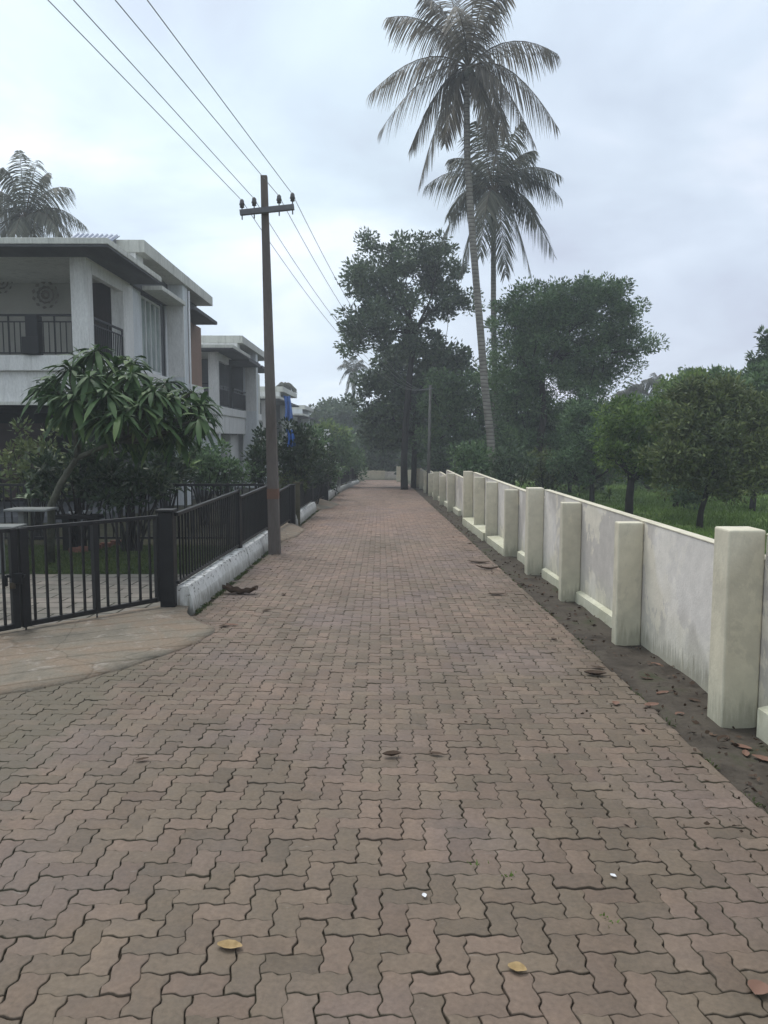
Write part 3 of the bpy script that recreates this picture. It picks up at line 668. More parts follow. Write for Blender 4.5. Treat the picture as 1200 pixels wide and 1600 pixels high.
# ------------------------------------------------------------------ houses
def railing(parent, a, b, zt, zb, step=.14, top=True, mat=None):
    mat = mat or M_black
    a = Vector(a); b = Vector(b); d = (b-a); L = d.length; d.normalize()
    m = MB()
    m.bar((a.x, a.y, zt), (b.x, b.y, zt), .06, .05)
    m.bar((a.x, a.y, zt-.16), (b.x, b.y, zt-.16), .035, .03)
    m.bar((a.x, a.y, zb), (b.x, b.y, zb), .035, .035)
    n_ = max(2, int(L/step))
    for i in range(n_+1):
        q = a+d*(L*i/n_); m.bar((q.x, q.y, zb), (q.x, q.y, zt-.16), .022, .022)
    for i in range(0, n_+1, 8):
        q = a+d*(L*i/n_); m.bar((q.x, q.y, zb-.03), (q.x, q.y, zt), .035, .035)
    return m.build('railing', mat, parent)
def house(label, Y0, dz, lx=16.0, detail=1, wallm=None, finm=None, X=-7.2):
    """two storey house, its gable of balconies facing the camera (-y), its side along the road"""
    wallm = wallm or M_white; finm = finm or M_bwall
    g = gz(Y0, -.05); XL = -lx; Y1 = Y0+12.2
    h = thing('house', ((X+XL)/2, Y0+6, g), label, 'house', 'row of two storey houses on the left')
    zs, zl, zf, zc, zr, zp = 2.43+dz, 3.26+dz, 3.64+dz, 6.0+dz, 6.2+dz, 7.04+dz
    # ground floor
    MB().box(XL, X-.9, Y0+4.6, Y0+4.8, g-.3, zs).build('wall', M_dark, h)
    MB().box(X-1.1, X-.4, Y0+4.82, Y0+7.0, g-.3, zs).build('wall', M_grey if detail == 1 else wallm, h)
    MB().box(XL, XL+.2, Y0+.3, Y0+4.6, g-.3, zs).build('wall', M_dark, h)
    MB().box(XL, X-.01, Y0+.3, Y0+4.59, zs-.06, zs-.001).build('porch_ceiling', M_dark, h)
    MB().box(X-3, X-.25, Y0+7.65, Y1, g-.3, zs).build('wall', M_grey if detail == 1 else wallm, h)
    MB().box(XL, X+.02, Y0-.06, Y1+.001, g-.2, g+.18).build('floor_slab', M_grey, h)
    # first floor slab with ledge and deep beam
    MB().box(XL, X, Y0+.12, Y1, zs, zl-.001).build('beam', wallm, h, bevel=.01)
    MB().box(XL, X+.06, Y0, Y1+.01, zl, zf).build('slab_edge', wallm, h, bevel=.02)
    MB().box(XL, X+.09, Y0-.03, Y0+.11, zs-.01, zs+.07).build('drip_edge', M_offwh, h)
    # corner column and the second one
    MB().box(X-.4, X, Y0+.02, Y0+.42, zf+.001, zc-.001).build('column', wallm, h, bevel=.01)
    if detail == 1: MB().box(X-.35, X-.002, Y0+2.75, Y0+3.6, zf+.001, zc-.001).build('column', wallm, h, bevel=.01)
    if detail != 1: MB().box(X-.85, X, Y0+.13, Y0+.45, g-.2, zs-.001).build('column', finm, h)
    # upper back wall of the balcony, brown cladding beside the corner
    MB().box(XL, X-1.62, Y0+3.2, Y0+3.4, zf+.001, zc-.001).build('wall', M_dim, h)
    MB().box(X-1.6, X-(.36 if detail == 1 else .62), Y0+3.15, Y0+3.35, zf+.001, zc-.001).build('cladding', M_brown if detail == 1 else M_grey, h)
    MB().box(X-.16, X-.003, Y0+.43, Y0+2.74, zc-.32, zc-.002).build('lintel', wallm, h)
    # roof: thin overhanging slab with dark soffit
    MB().box(XL, X+.92, Y0-1.05, Y0+3.35, zc+.06, zr).build('roof', M_offwh, h, bevel=.01)
    MB().box(XL, X+.90, Y0-1.03, Y0+.0, zc, zc+.059).box(X+.03, X+.90, Y0+.001, Y0+3.33, zc, zc+.059).build('soffit', M_soff, h)
    MB().box(XL, X+.029, Y0+.001, Y0+3.33, zc, zc+.059).build('ceiling', M_offwh, h)
    # raised parapet block with long fascia
    MB().box(X-3.2, X+.70, Y0+2.5, Y1-1.0, zp-.34, zp).build('parapet', M_offwh, h, bevel=.01)
    MB().box(X-3.0, X+.10, Y0+3.36, Y1-1.1, zr-.2, zp-.341).build('wall', M_grey, h)  # dark grey here paints the shadow gap beneath the parapet
    MB().box(X-3.2, X+.45, Y0+2.52, Y0+3.2, zr+.02, zp-.341).build('upstand', wallm, h)
    # window bay and canopy
    if detail == 1:
        MB().box(X-.3, X-.05, Y0+3.61, Y0+4.5, zf+.001, zc-.001).build('wall', finm, h)
        MB().box(X-.3, X-.05, Y0+6.6, Y0+7.0, zf+.001, zc-.001).build('wall', M_grey, h)
        w = MB()
        for y in (4.52, 4.98, 5.5, 6.02, 6.54): w.box(X-.16, X-.06, Y0+y, Y0+y+.06, zf+.1, zc-.15)
        w.box(X-.16, X-.055, Y0+4.52, Y0+6.6, zf+.02, zf+.099).box(X-.16, X-.055, Y0+4.52, Y0+6.6, zc-.149, zc-.08)
        w = w.build('window', M_frame, h)
        MB().box(X-.13, X-.10, Y0+4.55, Y0+6.57, zf+.1, zc-.15).build('pane', M_glass, w)
        MB().box(X-.02, X+.70, Y0+4.2, Y0+6.99, zc+.0, zc+.13).build('canopy', M_offwh, h, bevel=.01)
    else:
        MB().box(X-.9, X-.7, Y0+3.41, Y0+6.99, zf+.001, zc-.001).build('wall', M_grey, h)
        MB().box(X-.9, X+.85, Y0+3.36, Y0+6.98, zc-.05, zc+.12).build('canopy', M_soff, h)
    MB().box(X-.1, X+.60, Y0+7.0, Y0+7.62, g-.2, zp-.342).build('fin_wall', finm, h, bevel=.01)
    MB().box(X-4, X-.101, Y0+7.05, Y0+7.25, zf+.001, zc-.001).build('wall', M_grey, h)
    MB().box(X+.02, X+.61, Y0+6.985, Y0+7.05, zf, zc).build('corner_trim', wallm, h)
    MB().box(X-.3, X-.01, Y0+7.63, Y1, zf+.001, zc-.001).build('brick_wall', M_terra if detail == 1 else M_offwh, h)
    MB().box(X-3, X+.84, Y0+7.63, Y1-.9, zc+.0, zc+.12).build('lower_roof', M_soff, h)
    # road side: lower openings
    for (ya_, yb_) in ((.9, 1.9), (8.3, 9.3), (10.0, 10.9)):
        if detail == 1 and ya_ < 2: continue
        xf = X-.25 if ya_ > 7 else X-.4
        f = MB().box(xf+.002, xf+.06, Y0+ya_-.07, Y0+ya_, g+.5, zs-.35).box(xf+.002, xf+.06, Y0+yb_, Y0+yb_+.07, g+.5, zs-.35).box(xf+.002, xf+.06, Y0+ya_, Y0+yb_, zs-.42, zs-.35).box(xf+.002, xf+.08, Y0+ya_-.07, Y0+yb_+.07, g+.43, g+.499)
        f = f.build('window', M_frame, h); MB().box(xf+.001, xf+.03, Y0+ya_, Y0+yb_, g+.5, zs-.42).build('pane', M_glass, f)
    railing(h, (XL, Y0+.08, 0), (X-.42, Y0+.08, 0), zf+.98, zf+.06)
    railing(h, (X-.06, Y0+.44, 0), (X-.06, Y0+2.73, 0), zf+.98, zf+.06)
    if detail != 1: railing(h, (X+.02, Y0+3.62, 0), (X+.02, Y0+6.95, 0), zf+.98, zf+.06)
    return h
h1 = house('nearest house, cream and grey with a railed upper balcony above the dark porch', 19.3, 0)
# fittings of the first house
MB().box(-8.75, -8.45, 19.32, 19.62, 3.66, 4.62).build('newel_post', M_black, h1, bevel=.01)
MB().box(-8.8, -8.38, 19.2, 19.31, 3.66, 4.08).build('planter_box', M_black, h1, bevel=.01)
dr = MB().box(-11.7, -10.35, 23.78, 23.86, -.3, 2.05).build('door', M_red, h1)
MB().box(-10.55, -10.5, 23.72, 23.775, .7, .9).build('handle', M_arm, dr)
h2 = house('second house, pale white with a dark recessed upper balcony, right behind the first', 34.4, -.62, detail=2, wallm=M_white)
h3 = house('third house, low pale roof showing just right of the utility pole', 49.5, -2.0, detail=2, wallm=M_white)
h4 = house('farthest house, blue grey flat roof among the garden trees', 64.6, -2.6, detail=2, wallm=M_bwall)
MB().tube([(-7.17, 26.2, -.4), (-7.17, 26.2, 5.9)], .045, 8).build('downpipe', M_frame, h1)
MB().tube([(-6.55, 26.9, -.4), (-6.55, 26.9, 6.6)], .035, 8).build('downpipe', M_frame, h1)
MB().box(-7.35, -7.33, 23.95, 24.6, 3.8, 5.8).box(-7.35, -7.33, 25.2, 25.8, 3.8, 5.8).build('curtain', mat_var('green_curtain', (.25, .33, .28), (.35, .42, .36), 3, .9, .1, .2, 30, (1, 8, 1)), h1)
# wall ornaments on balcony wall
def wreath(c, r, lbl):
    m = MB(); c = Vector(c)
    for k in range(11):
        a = 2*math.pi*k/11; d = Vector((math.cos(a), 0, math.sin(a)))
        for s_ in (.12, .45, .8):
            p = c+d*r*s_; q_ = c+d*r*(s_+.25)+Vector((0, -.05, 0)); sd_ = Vector((-d.z, 0, d.x))*r*.2
            m.poly([p, p+sd_+(q_-p)*.5, q_, p-sd_+(q_-p)*.5], [(0, 1, 2, 3)])
    m.tube([c+Vector((math.cos(a), 0, math.sin(a)))*r*.55 for a in np.linspace(0, 2*math.pi, 15)], .02, 6, cap=False)
    o = m.build('wall_ornament', mat_var('dull_bronze', (.13, .115, .10), (.22, .20, .175), 6, .6, .3, .2), None, loc=tuple(c)); setp(o, lbl, 'wall ornament', 'leaf shaped ornaments on the balcony wall')
wreath(tuple(at(72, 461, 22.35)), .38, 'round leafy metal ornament on the balcony wall, nearer the corner column')
wreath(tuple(at(2, 440, 22.35)), .34, 'leafy metal ornament on the balcony wall at the left photo edge')
# corrugated sheet on roof
cs = thing('roof_sheet', at(145, 383, 20.4), 'small corrugated grey blue metal sheet propped on the nearest house roof', 'metal sheet')
V = []; nxx = 61
pA, pB = at(104, 380, 20.6), at(172, 381, 20.6); pC, pD = at(120, 367, 22.0), at(188, 370, 22.0)
for j in range(2):
    A_, B_ = ((pA, pB), (pC, pD))[j]
    for i in range(nxx):
        p = A_.lerp(B_, i/(nxx-1)); V.append((p.x, p.y, p.z+.035*math.sin(i/(nxx-1)*2*math.pi*9)+.04))
V += [(x, y, z-.012) for x, y, z in V]
Fq = [(i, i+1, nxx+i+1, nxx+i) for i in range(nxx-1)]+[(2*nxx+i+1, 2*nxx+i, 3*nxx+i, 3*nxx+i+1) for i in range(nxx-1)]+[(i+1, i, 2*nxx+i, 2*nxx+i+1) for i in range(nxx-1)]
np_mesh('sheet', V, np.array(Fq), M_sheet, cs, smooth=False)
lg = MB()
for (px) in (112, 130, 150, 180):
    p = at(px, 378, 20.75); lg.bar((p.x, p.y, 6.2), (p.x, p.y, p.z+.05), .04, .04)
lg.build('prop', M_arm, cs)

# black divider railing across the yard and a light one near house two
def cross_fence(label, x0, x1, y, zt, zb, mat, step=.13):
    t = thing('divider_railing', ((x0+x1)/2, y, gz(y)), label, 'fence')
    b = MB(); b.bar((x0, y, zt), (x1, y, zt), .045, .04).bar((x0, y, zb), (x1, y, zb), .04, .04); b.build('rails', mat, t)
    b = MB(); n_ = int((x1-x0)/step)
    for i in range(n_+1): x = x0+(x1-x0)*i/n_; b.bar((x, y, zb), (x, y, zt), .02, .02)
    b.build('balusters', mat, t)
    for i in range(0, n_+1, 14):
        x = x0+(x1-x0)*i/n_; MB().bar((x, y, gz(y, -.05)), (x, y, zt+.03), .055, .055).build('post', mat, t)
    return t
cross_fence('black railing crossing the garden behind the broad leaved tree', -12, -2.12, 14.0, .75, -.22, M_black)
cross_fence('short pale railing in front of the second house', -7.1, -5.6, 37.2, .05, -.75, M_frame, .16)

# table in the yard
tb = thing('garden_bench', (-5.0, 11.3, gz(11.3)), 'small pale slab bench on one leg behind the driveway gate', 'bench')
pL, pR = at(15, 796, 11.3), at(82, 797, 11.3)
M_slab = mat_var('pale_stone_slab', (.15, .155, .15), (.22, .225, .215), 4, .8, .2, .2)
MB().box(pL.x, pR.x, 11.1, 11.5, pL.z-.015, pL.z+.02).build('seat', M_slab, tb, bevel=.01)
q = at(33, 800, 11.3); MB().box(q.x-.04, q.x+.04, 11.28, 11.4, gz(11.3), pL.z-.0155).build('leg', M_slab, tb)
tb2 = thing('garden_bench', (-5.4, 10.6, gz(10.6)), 'low pale slab bench half cut off at the left photo edge', 'bench')
pL, pR = at(-60, 822, 10.6), at(32, 822, 10.6)
MB().box(pL.x, pR.x, 10.4, 10.8, pL.z-.012, pL.z+.012).build('seat', M_slab, tb2, bevel=.01)
MB().box(pL.x+.2, pL.x+.26, 10.55, 10.62, gz(10.6), pL.z-.0125).build('leg', M_slab, tb2)
MB().box(pR.x-.3, pR.x-.24, 10.55, 10.62, gz(10.6), pL.z-.0125).build('leg', M_slab, tb2)
# border bricks, two white pots
M_brick = mat_var('old_brick', (.12, .05, .04), (.22, .11, .08), 6, .9, .1, .3)
bl = [(118, 862, 'dark red border brick left of the others under the garden tree'), (132, 860, 'border brick beside the leftmost one under the garden tree'), (150, 857, 'third border brick from the left under the garden tree'), (166, 854, 'border brick just left of the gate centre stile'), (182, 850, 'rightmost border brick on the shaded lawn')]
for px, py, lb in bl:
    p = gp(px, py, .02); o = MB().box(p.x-.10, p.x+.10, p.y-.05, p.y+.05, p.z-.02, p.z+.07).build('border_brick', M_brick, None, loc=tuple(p), bevel=.008)
    o.rotation_euler.z = random.uniform(-.3, .3); setp(o, lb, 'brick', 'bricks edging the planting bed')
M_pot = mat_var('white_glazed_pot', (.42, .43, .43), (.55, .56, .56), 5, .5, .4, 0)
lx0, lx1 = at(100, 803, 13.1), at(150, 803, 13.1)
ld = thing('garden_ledge', (lx0.x, 13.1, gz(13.1)), 'dark stone ledge under the garden tree carrying two white pots', 'ledge')
MB().box(lx0.x-.1, lx1.x+.1, 12.95, 13.25, lx0.z-.08, lx0.z-.01).build('top', M_dark, ld, bevel=.01)
MB().box(lx0.x, lx0.x+.12, 13.0, 13.2, gz(13.1), lx0.z-.081).build('leg', M_dark, ld)
MB().box(lx1.x-.12, lx1.x, 13.0, 13.2, gz(13.1), lx0.z-.081).build('leg', M_dark, ld)
for px, py, r_, lb in ((137, 800, .07, 'brighter white bowl on the dark ledge under the garden tree'), (112, 801, .05, 'smaller dull white bowl left of the brighter one on the dark ledge')):
    p = at(px, py, 13.1)
    o = MB().lathe((p.x, p.y, lx0.z-.009), [(r_*.5, 0), (r_*.9, r_*.5), (r_, r_), (r_*.85, r_), (r_*.5, r_*.4)], 14).build('plant_pot', M_pot, None, loc=(p.x, p.y, lx0.z))
    setp(o, lb, 'pot', 'white pots under the garden tree')

# blue tarps
M_blue = mat_var('blue_tarpaulin', (.02, .09, .36), (.04, .16, .52), 3, .5, .4, .2)
def tarp(label, px0, px1, py0, py1, Y):
    a = at(px0, py0, Y); b = at(px1, py1, Y); nx_, nz_ = 18, 14; V = []
    for j in range(nz_+1):
        for i in range(nx_+1):
            u_ = i/nx_; v_ = j/nz_
            V.append((a.x+(b.x-a.x)*(u_*(.7+.3*v_)+.15*math.sin(3*v_)*(1-u_)), Y+.10*math.sin(u_*13+v_*2)*(.4+v_), a.z+(b.z-a.z)*v_-.05*math.sin(u_*math.pi)))
    V += [(x, y+.02, z) for x, y, z in V]; n1 = (nx_+1)*(nz_+1)
    Fq = [(j*(nx_+1)+i, j*(nx_+1)+i+1, (j+1)*(nx_+1)+i+1, (j+1)*(nx_+1)+i) for j in range(nz_) for i in range(nx_)]
    Fq = Fq+[tuple(n1+k for k in f[::-1]) for f in Fq]
    o = np_mesh('hanging_tarp', V, np.array(Fq), M_blue, None, smooth=True); setp(o, label, 'tarp', 'blue tarps hung on the third house')
tarp('tall bright blue tarp hanging from the third house roof edge', 443, 458, 618, 656, 48.4)
tarp('lower crumpled blue tarp showing through the garden leaves', 447, 462, 670, 696, 20.6)

# ------------------------------------------------------------------ foliage helpers
def rvec(n):
    v = RNG.normal(size=(n, 3)); return v/np.linalg.norm(v, axis=1)[:, None]
def norm(a): return a/np.maximum(np.linalg.norm(a, axis=1)[:, None], 1e-6)
def leaf_quads(C, D, L, W):
    """single diamond per leaf. C base, D unit dir, L length, W width arrays"""
    n = len(C); sd_ = norm(np.cross(D, rvec(n))); nn = norm(np.cross(D, sd_))
    b = C; t_ = C+D*L[:, None]; m = C+D*(L*.45)[:, None]
    l_ = m+sd_*(W/2)[:, None]+nn*(W*.12)[:, None]; r_ = m-sd_*(W/2)[:, None]+nn*(W*.12)[:, None]
    V = np.stack([b, r_, t_, l_], 1).reshape(-1, 3); Fq = np.arange(n*4).reshape(n, 4)
    return V, Fq
def leaf_strips(C, D, UP, L, W, droop, prof=((0, .15), (.35, .8), (.7, 1), (1, .08))):
    n = len(C); k = len(prof); sd_ = norm(np.cross(D, UP)); V = np.zeros((n, k*2, 3))
    for i, (t_, w) in enumerate(prof):
        p = C+D*(L*t_)[:, None]; p[:, 2] -= droop*L*t_*t_
        V[:, 2*i] = p-sd_*(W*w/2)[:, None]; V[:, 2*i+1] = p+sd_*(W*w/2)[:, None]
    base = np.arange(n)[:, None]*k*2; Fq = []
    for i in range(k-1): Fq.append(base+np.array([[2*i, 2*i+1, 2*i+3, 2*i+2]]))
    return V.reshape(-1, 3), np.concatenate(Fq)
def merge(parts):
    V = []; Fq = []; b = 0
    for v, f in parts: V.append(v); Fq.append(f+b); b += len(v)
    return np.concatenate(V), np.concatenate(Fq)
def clumps_in(blobs):
    """clump centres, favouring the outer shell of each ellipsoid"""
    out_ = []
    for (c, r, n) in blobs:
        d = rvec(n); rad = RNG.uniform(.3, 1.0, n)**.6
        rad = np.where(RNG.uniform(0, 1, n) < .22, RNG.uniform(1.0, 1.32, n), rad)
        out_.append(np.array(c)+d*rad[:, None]*np.array(r))
    return np.concatenate(out_)
def crown_mesh(clumps, per, cr, ll, lw, up=.3, flat=.7):
    n = len(clumps)*per; c = np.repeat(clumps, per, 0)
    crs = np.repeat(RNG.uniform(.45, 1.35, len(clumps)), per)*cr
    off = rvec(n)*(RNG.uniform(0, 1, n)**.5*crs)[:, None]; off[:, 2] *= flat
    D = norm(norm(off)+rvec(n)*.8+np.array([0, 0, up])); L = RNG.uniform(.7, 1.3, n)*ll; W = RNG.uniform(.7, 1.3, n)*lw
    return leaf_quads(c+off, D, L, W)
def limbs(mb, root, targets, r0, n_main=6, wob=.12):
    """branches from the trunk top out to clump centres by way of shared mains"""
    T = np.array(targets); root = Vector(root)
    if len(T) == 0: return
    k = min(n_main, len(T)); mains = T[RNG.choice(len(T), k, replace=False)]
    ends = []
    for m in mains:
        m = Vector(m); a = root.lerp(m, .5)+Vector(RNG.normal(0, wob, 3))*(m-root).length; a.z -= .02
        mb.tube([root, root.lerp(a, .55)+Vector(RNG.normal(0, .03, 3)), a, m], [r0*.62, r0*.45, r0*.3, r0*.08], 6, cap=False, jit=.08); ends.append((a, m))
    for i in RNG.choice(len(T), min(len(T), 70), replace=False):
        tv = Vector(T[i]); a, m = min(ends, key=lambda e: (e[0].lerp(e[1], .4)-tv).length)
        s_ = a.lerp(m, random.uniform(0, .6)); mid = s_.lerp(tv, .5)+Vector(RNG.normal(0, .06, 3))*(tv-s_).length
        mb.tube([s_, mid, tv], [r0*.16, r0*.10, r0*.03], 5, cap=False)
def B(px, py, Y, rpx, rpy, n, dy=0, ry=None):
    c = at(px, py, Y); k = Y/F; return ((c.x, c.y+dy, c.z), (rpx*k, ry if ry else (rpx+rpy)/2*k, rpy*k), n)
def tree(name, label, trunk, blobs, per, cr, ll, lw, leaf, bark=None, group=None, cat='tree', mains=7, up=.3, r0=None, flat=.7):
    bark = bark or M_bark; base = trunk[0][0]
    t = thing(name, base, label, cat, group)
    cl_ = clumps_in(blobs)
    mb = MB(); mb.tube([p for p, r in trunk], [r for p, r in trunk], 10, jit=.06)
    limbs(mb, trunk[-1][0], cl_, r0 or trunk[-1][1]*1.3, mains); mb.build('trunk', bark, t)
    v, f = crown_mesh(cl_, per, cr, ll, lw, up, flat); np_mesh('crown', v, f, leaf, t)
    return t
def V3(px, py, Y): return Vector(at(px, py, Y))

# ------------------------------------------------------------------ big trees
def G(px, py, Y, off=0.0):
    p = at(px, py, Y); p.z = gz(Y, off); return p
# tree on the roadside, airy tall top
ba = G(632, 765, 38.9, -.1)
tree('roadside_tree', 'tall dark tree with airy upper crown, its trunk standing on the road edge',
     [(ba, .20), (V3(631, 720, 38.9), .17), (V3(634, 660, 38.9), .16), (V3(640, 590, 39), .15), (V3(648, 520, 39), .12)],
     [B(590, 420, 39, 50, 36, 34), B(640, 400, 39, 50, 34, 38), B(690, 415, 40, 36, 36, 24), B(560, 430, 38.5, 24, 18, 10), B(610, 470, 39, 56, 30, 30), B(575, 505, 38, 42, 22, 20),
      B(670, 470, 40, 48, 30, 24), B(555, 535, 38, 26, 16, 9), B(620, 525, 39, 52, 26, 28), B(700, 470, 40, 30, 24, 10), B(725, 480, 40, 20, 14, 5), B(660, 535, 39, 34, 20, 12)],
     90, .50, .22, .10, L_dark, M_bdark, 'tall trees beyond the wall', mains=9)
bb = G(646, 762, 41.5, -.1)
tree('leafy_tree', 'dense dark round crowned tree under the airy one, filling the space over the road end',
     [(bb, .16), (V3(647, 720, 41.5), .15), (V3(648, 680, 41.5), .12)],
     [B(640, 590, 42, 62, 48, 70), B(600, 620, 42.5, 42, 46, 46), B(690, 590, 42, 40, 40, 40), B(650, 650, 42, 68, 45, 70), B(600, 670, 43, 36, 32, 36), B(705, 560, 41, 26, 22, 14)],
     80, .60, .24, .14, L_dark, M_bdark, 'tall trees beyond the wall')
# big feathery tree right of palm
bc = G(842, 760, 33, -.1)
tree('spreading_tree', 'broad feathery green tree with a wide crown just right of the coconut palms',
     [(bc, .17), (V3(842, 700, 33), .15), (V3(850, 650, 33), .13), (V3(846, 590, 33), .12)],
     [B(840, 480, 33, 50, 34, 44), B(900, 470, 33, 50, 30, 40), B(950, 490, 33.5, 44, 40, 38), B(985, 535, 33.5, 30, 30, 20), B(810, 520, 33, 44, 40, 40), B(880, 530, 34, 60, 42, 60),
      B(940, 560, 34, 48, 34, 40), B(800, 580, 33, 40, 40, 30), B(860, 590, 34, 60, 36, 48), B(920, 600, 34, 44, 24, 20), B(935, 455, 33, 40, 16, 14), B(830, 640, 34, 60, 40, 40), B(790, 690, 34, 44, 36, 34), B(900, 660, 34.5, 50, 34, 34), B(860, 700, 34, 50, 30, 30)],
     170, .55, .16, .06, L_mid, M_bdark, 'tall trees beyond the wall', mains=9)
tree('leafy_tree', 'green tree with lighter lower leaves behind the wall, left of the leaning palm trunk',
     [(G(712, 750, 37, -.1), .12), (V3(712, 700, 37), .10), (V3(708, 670, 37), .08)],
     [B(705, 615, 37, 42, 36, 36), B(730, 650, 37, 34, 34, 30), B(690, 665, 37.5, 36, 38, 30), B(735, 700, 37, 34, 30, 26), B(700, 715, 38, 40, 24, 26)],
     90, .5, .18, .09, L_mid, M_bdark, 'tall trees beyond the wall')
tree('leafy_tree', 'dark undergrowth tree directly behind the wall between palm trunk and spreading tree',
     [(G(800, 750, 36, -.1), .10), (V3(800, 710, 36), .08)],
     [B(800, 660, 38, 46, 44, 46), B(790, 715, 37, 50, 30, 40), B(840, 700, 39, 46, 40, 40), B(770, 620, 39, 36, 40, 30)],
     80, .55, .2, .1, L_dark, M_bdark, 'tall trees beyond the wall')
tree('leafy_tree', 'dark low tree behind the wall, right of the spreading tree trunk',
     [(G(890, 770, 36, -.1), .10), (V3(892, 720, 36), .08)],
     [B(890, 690, 38, 44, 44, 46), B(925, 720, 37, 36, 34, 34), B(870, 730, 36, 40, 24, 26), B(930, 660, 40, 40, 36, 36)],
     80, .5, .2, .1, L_olive, M_bdark, 'tall trees beyond the wall')
# small fruit trees in field
tree('fruit_tree', 'low dark fruit tree with short crooked trunk on the grass right of the wall',
     [(G(1092, 832, 18.2, -.12), .085), (V3(1095, 800, 18.2), .065), (V3(1104, 770, 18.2), .06), (V3(1108, 745, 18.2), .05)],
     [B(1090, 700, 18.2, 62, 40, 60), B(1150, 690, 18.6, 60, 50, 62), B(1110, 650, 18.8, 64, 40, 56), B(1180, 650, 19, 50, 44, 44), B(1140, 740, 18.4, 70, 26, 44), B(1060, 735, 18.2, 34, 22, 20), B(1110, 620, 19, 50, 26, 30)],
     110, .26, .13, .05, L_olive, M_bdark, 'fruit trees in the field', flat=.9)
tree('fruit_tree', 'bright green fruit tree with stout dark trunk above the middle of the wall',
     [(G(983, 806, 21, -.12), .12), (V3(983, 780, 21), .11), (V3(986, 750, 21), .09)],
     [B(985, 690, 21, 40, 36, 44), B(1020, 660, 21.5, 44, 34, 44), B(1005, 720, 21, 48, 26, 34), B(1040, 700, 21.5, 34, 36, 34), B(970, 650, 22, 22, 22, 12)],
     110, .28, .13, .055, L_brt, M_bdark, 'fruit trees in the field', flat=.9)
tree('fruit_tree', 'fruit tree with drooping green branches at the right edge behind the dark one',
     [(G(1175, 800, 24, -.12), .10), (V3(1178, 770, 24), .09)],
     [B(1170, 640, 24, 60, 40, 50), B(1200, 700, 24, 50, 46, 50), B(1130, 610, 24.5, 50, 28, 36), B(1190, 600, 24, 44, 26, 30), B(1075, 770, 23, 20, 18, 8)],
     100, .32, .15, .06, L_mid, M_bdark, 'fruit trees in the field', flat=.9)
tree('fruit_tree', 'open branched young tree tip rising at the right photo edge',
     [(G(1225, 800, 27, -.12), .09), (V3(1215, 700, 27), .07), (V3(1205, 610, 27), .05)],
     [B(1195, 560, 27, 18, 22, 9), B(1200, 530, 27, 12, 12, 5), B(1215, 580, 27, 30, 30, 14)],
     60, .28, .2, .09, L_dark, M_bdark, 'fruit trees in the field')
tree('fruit_tree', 'light green bushy tree filling the gap left of the bright fruit tree',
     [(G(925, 790, 28, -.12), .10), (V3(925, 750, 28), .08)],
     [B(925, 700, 28, 46, 40, 44), B(900, 730, 28, 34, 24, 20), B(955, 670, 28.5, 34, 30, 26), B(915, 650, 29, 34, 30, 26)],
     110, .34, .15, .06, L_mid, M_bdark, 'fruit trees in the field', flat=.9)
tree('fruit_tree', 'yellowish green tree between the bright and the dark fruit trees',
     [(G(1055, 795, 26, -.12), .10), (V3(1057, 760, 26), .08)],
     [B(1055, 660, 26, 46, 44, 46), B(1075, 620, 26.5, 40, 26, 28), B(1040, 710, 26, 40, 34, 32), B(1110, 600, 27, 40, 22, 24)],
     110, .34, .15, .06, L_brt, M_bdark, 'fruit trees in the field', flat=.9)
# background belt of trees on the right, each its own
spec = [(905, 700, 50, 48, 60, L_mid, 'rounded tree at the back of the field, first left of the bright fruit tree'),
        (955, 690, 52, 42, 56, L_olive, 'olive toned tree at the back of the field behind the bright fruit tree'),
        (1010, 660, 54, 46, 40, L_mid, 'tree line tree below the small distant palms'),
        (1060, 640, 46, 44, 46, L_brt, 'lighter green tree at the back, right of the small distant palms'),
        (1115, 625, 50, 50, 46, L_mid, 'tall rounded tree at the back above the dark fruit tree'),
        (1080, 600, 56, 14, 16, L_mid, 'thin topped tree poking above the back tree line'),
        (1165, 625, 48, 46, 40, L_mid, 'back tree line tree nearest the right photo edge'),
        (1210, 640, 46, 36, 50, L_olive, 'olive back tree cut by the right photo edge')]
for (px, py, Y, rx, ry, lf, lb) in spec:
    tree('background_tree', lb, [(G(px, 760, Y, -.2), .16), (V3(px, (py+735)/2, Y), .13)],
         [B(px-rx*.3, py, Y, rx*.8, ry*.8, 34), B(px+rx*.35, py+ry*.1, Y, rx*.7, ry*.8, 30), B(px, py+ry*.7, Y, rx, ry*.7, 40), B(px, py-ry*.5, Y, rx*.5, ry*.5, 16)],
         60, .6, .26, .14, lf, M_bdark, 'trees at the back of the field')
# hillside wood and end-of-road trees
spec = [(515, 655, 78, 26, 28, L_dark, 'dark distant tree above the farthest house roof'),
        (545, 665, 74, 34, 36, L_dark, 'dark distant tree directly below the small far palm'),
        (585, 672, 76, 30, 32, L_mid, 'distant tree right of the small far palm trunk'),
        (535, 705, 62, 32, 26, L_mid, 'mid green tree over the far end of the left railing'),
        (575, 715, 60, 34, 24, L_dark, 'dark tree directly above the far end wall'),
        (515, 690, 56, 20, 26, L_brt, 'fresh green tree behind the far left railing'),
        (615, 715, 60, 30, 26, L_dark, 'dark tree behind the short side wall, left of the trunks'),
        (665, 700, 56, 34, 34, L_dark, 'dark tree behind the roadside trunks')]
for (px, py, Y, rx, ry, lf, lb) in spec:
    tree('background_tree', lb, [(G(px, 760, Y, -.2), .2), (V3(px, (py+740)/2, Y), .16)],
         [B(px-rx*.3, py, Y, rx*.8, ry*.8, 34), B(px+rx*.35, py+ry*.1, Y, rx*.7, ry*.8, 30), B(px, py+ry*.7, Y, rx, ry*.7, 40), B(px, py-ry*.5, Y, rx*.5, ry*.5, 16)],
         60, .8, .34, .2, lf, M_bdark, 'trees at the far end of the road')
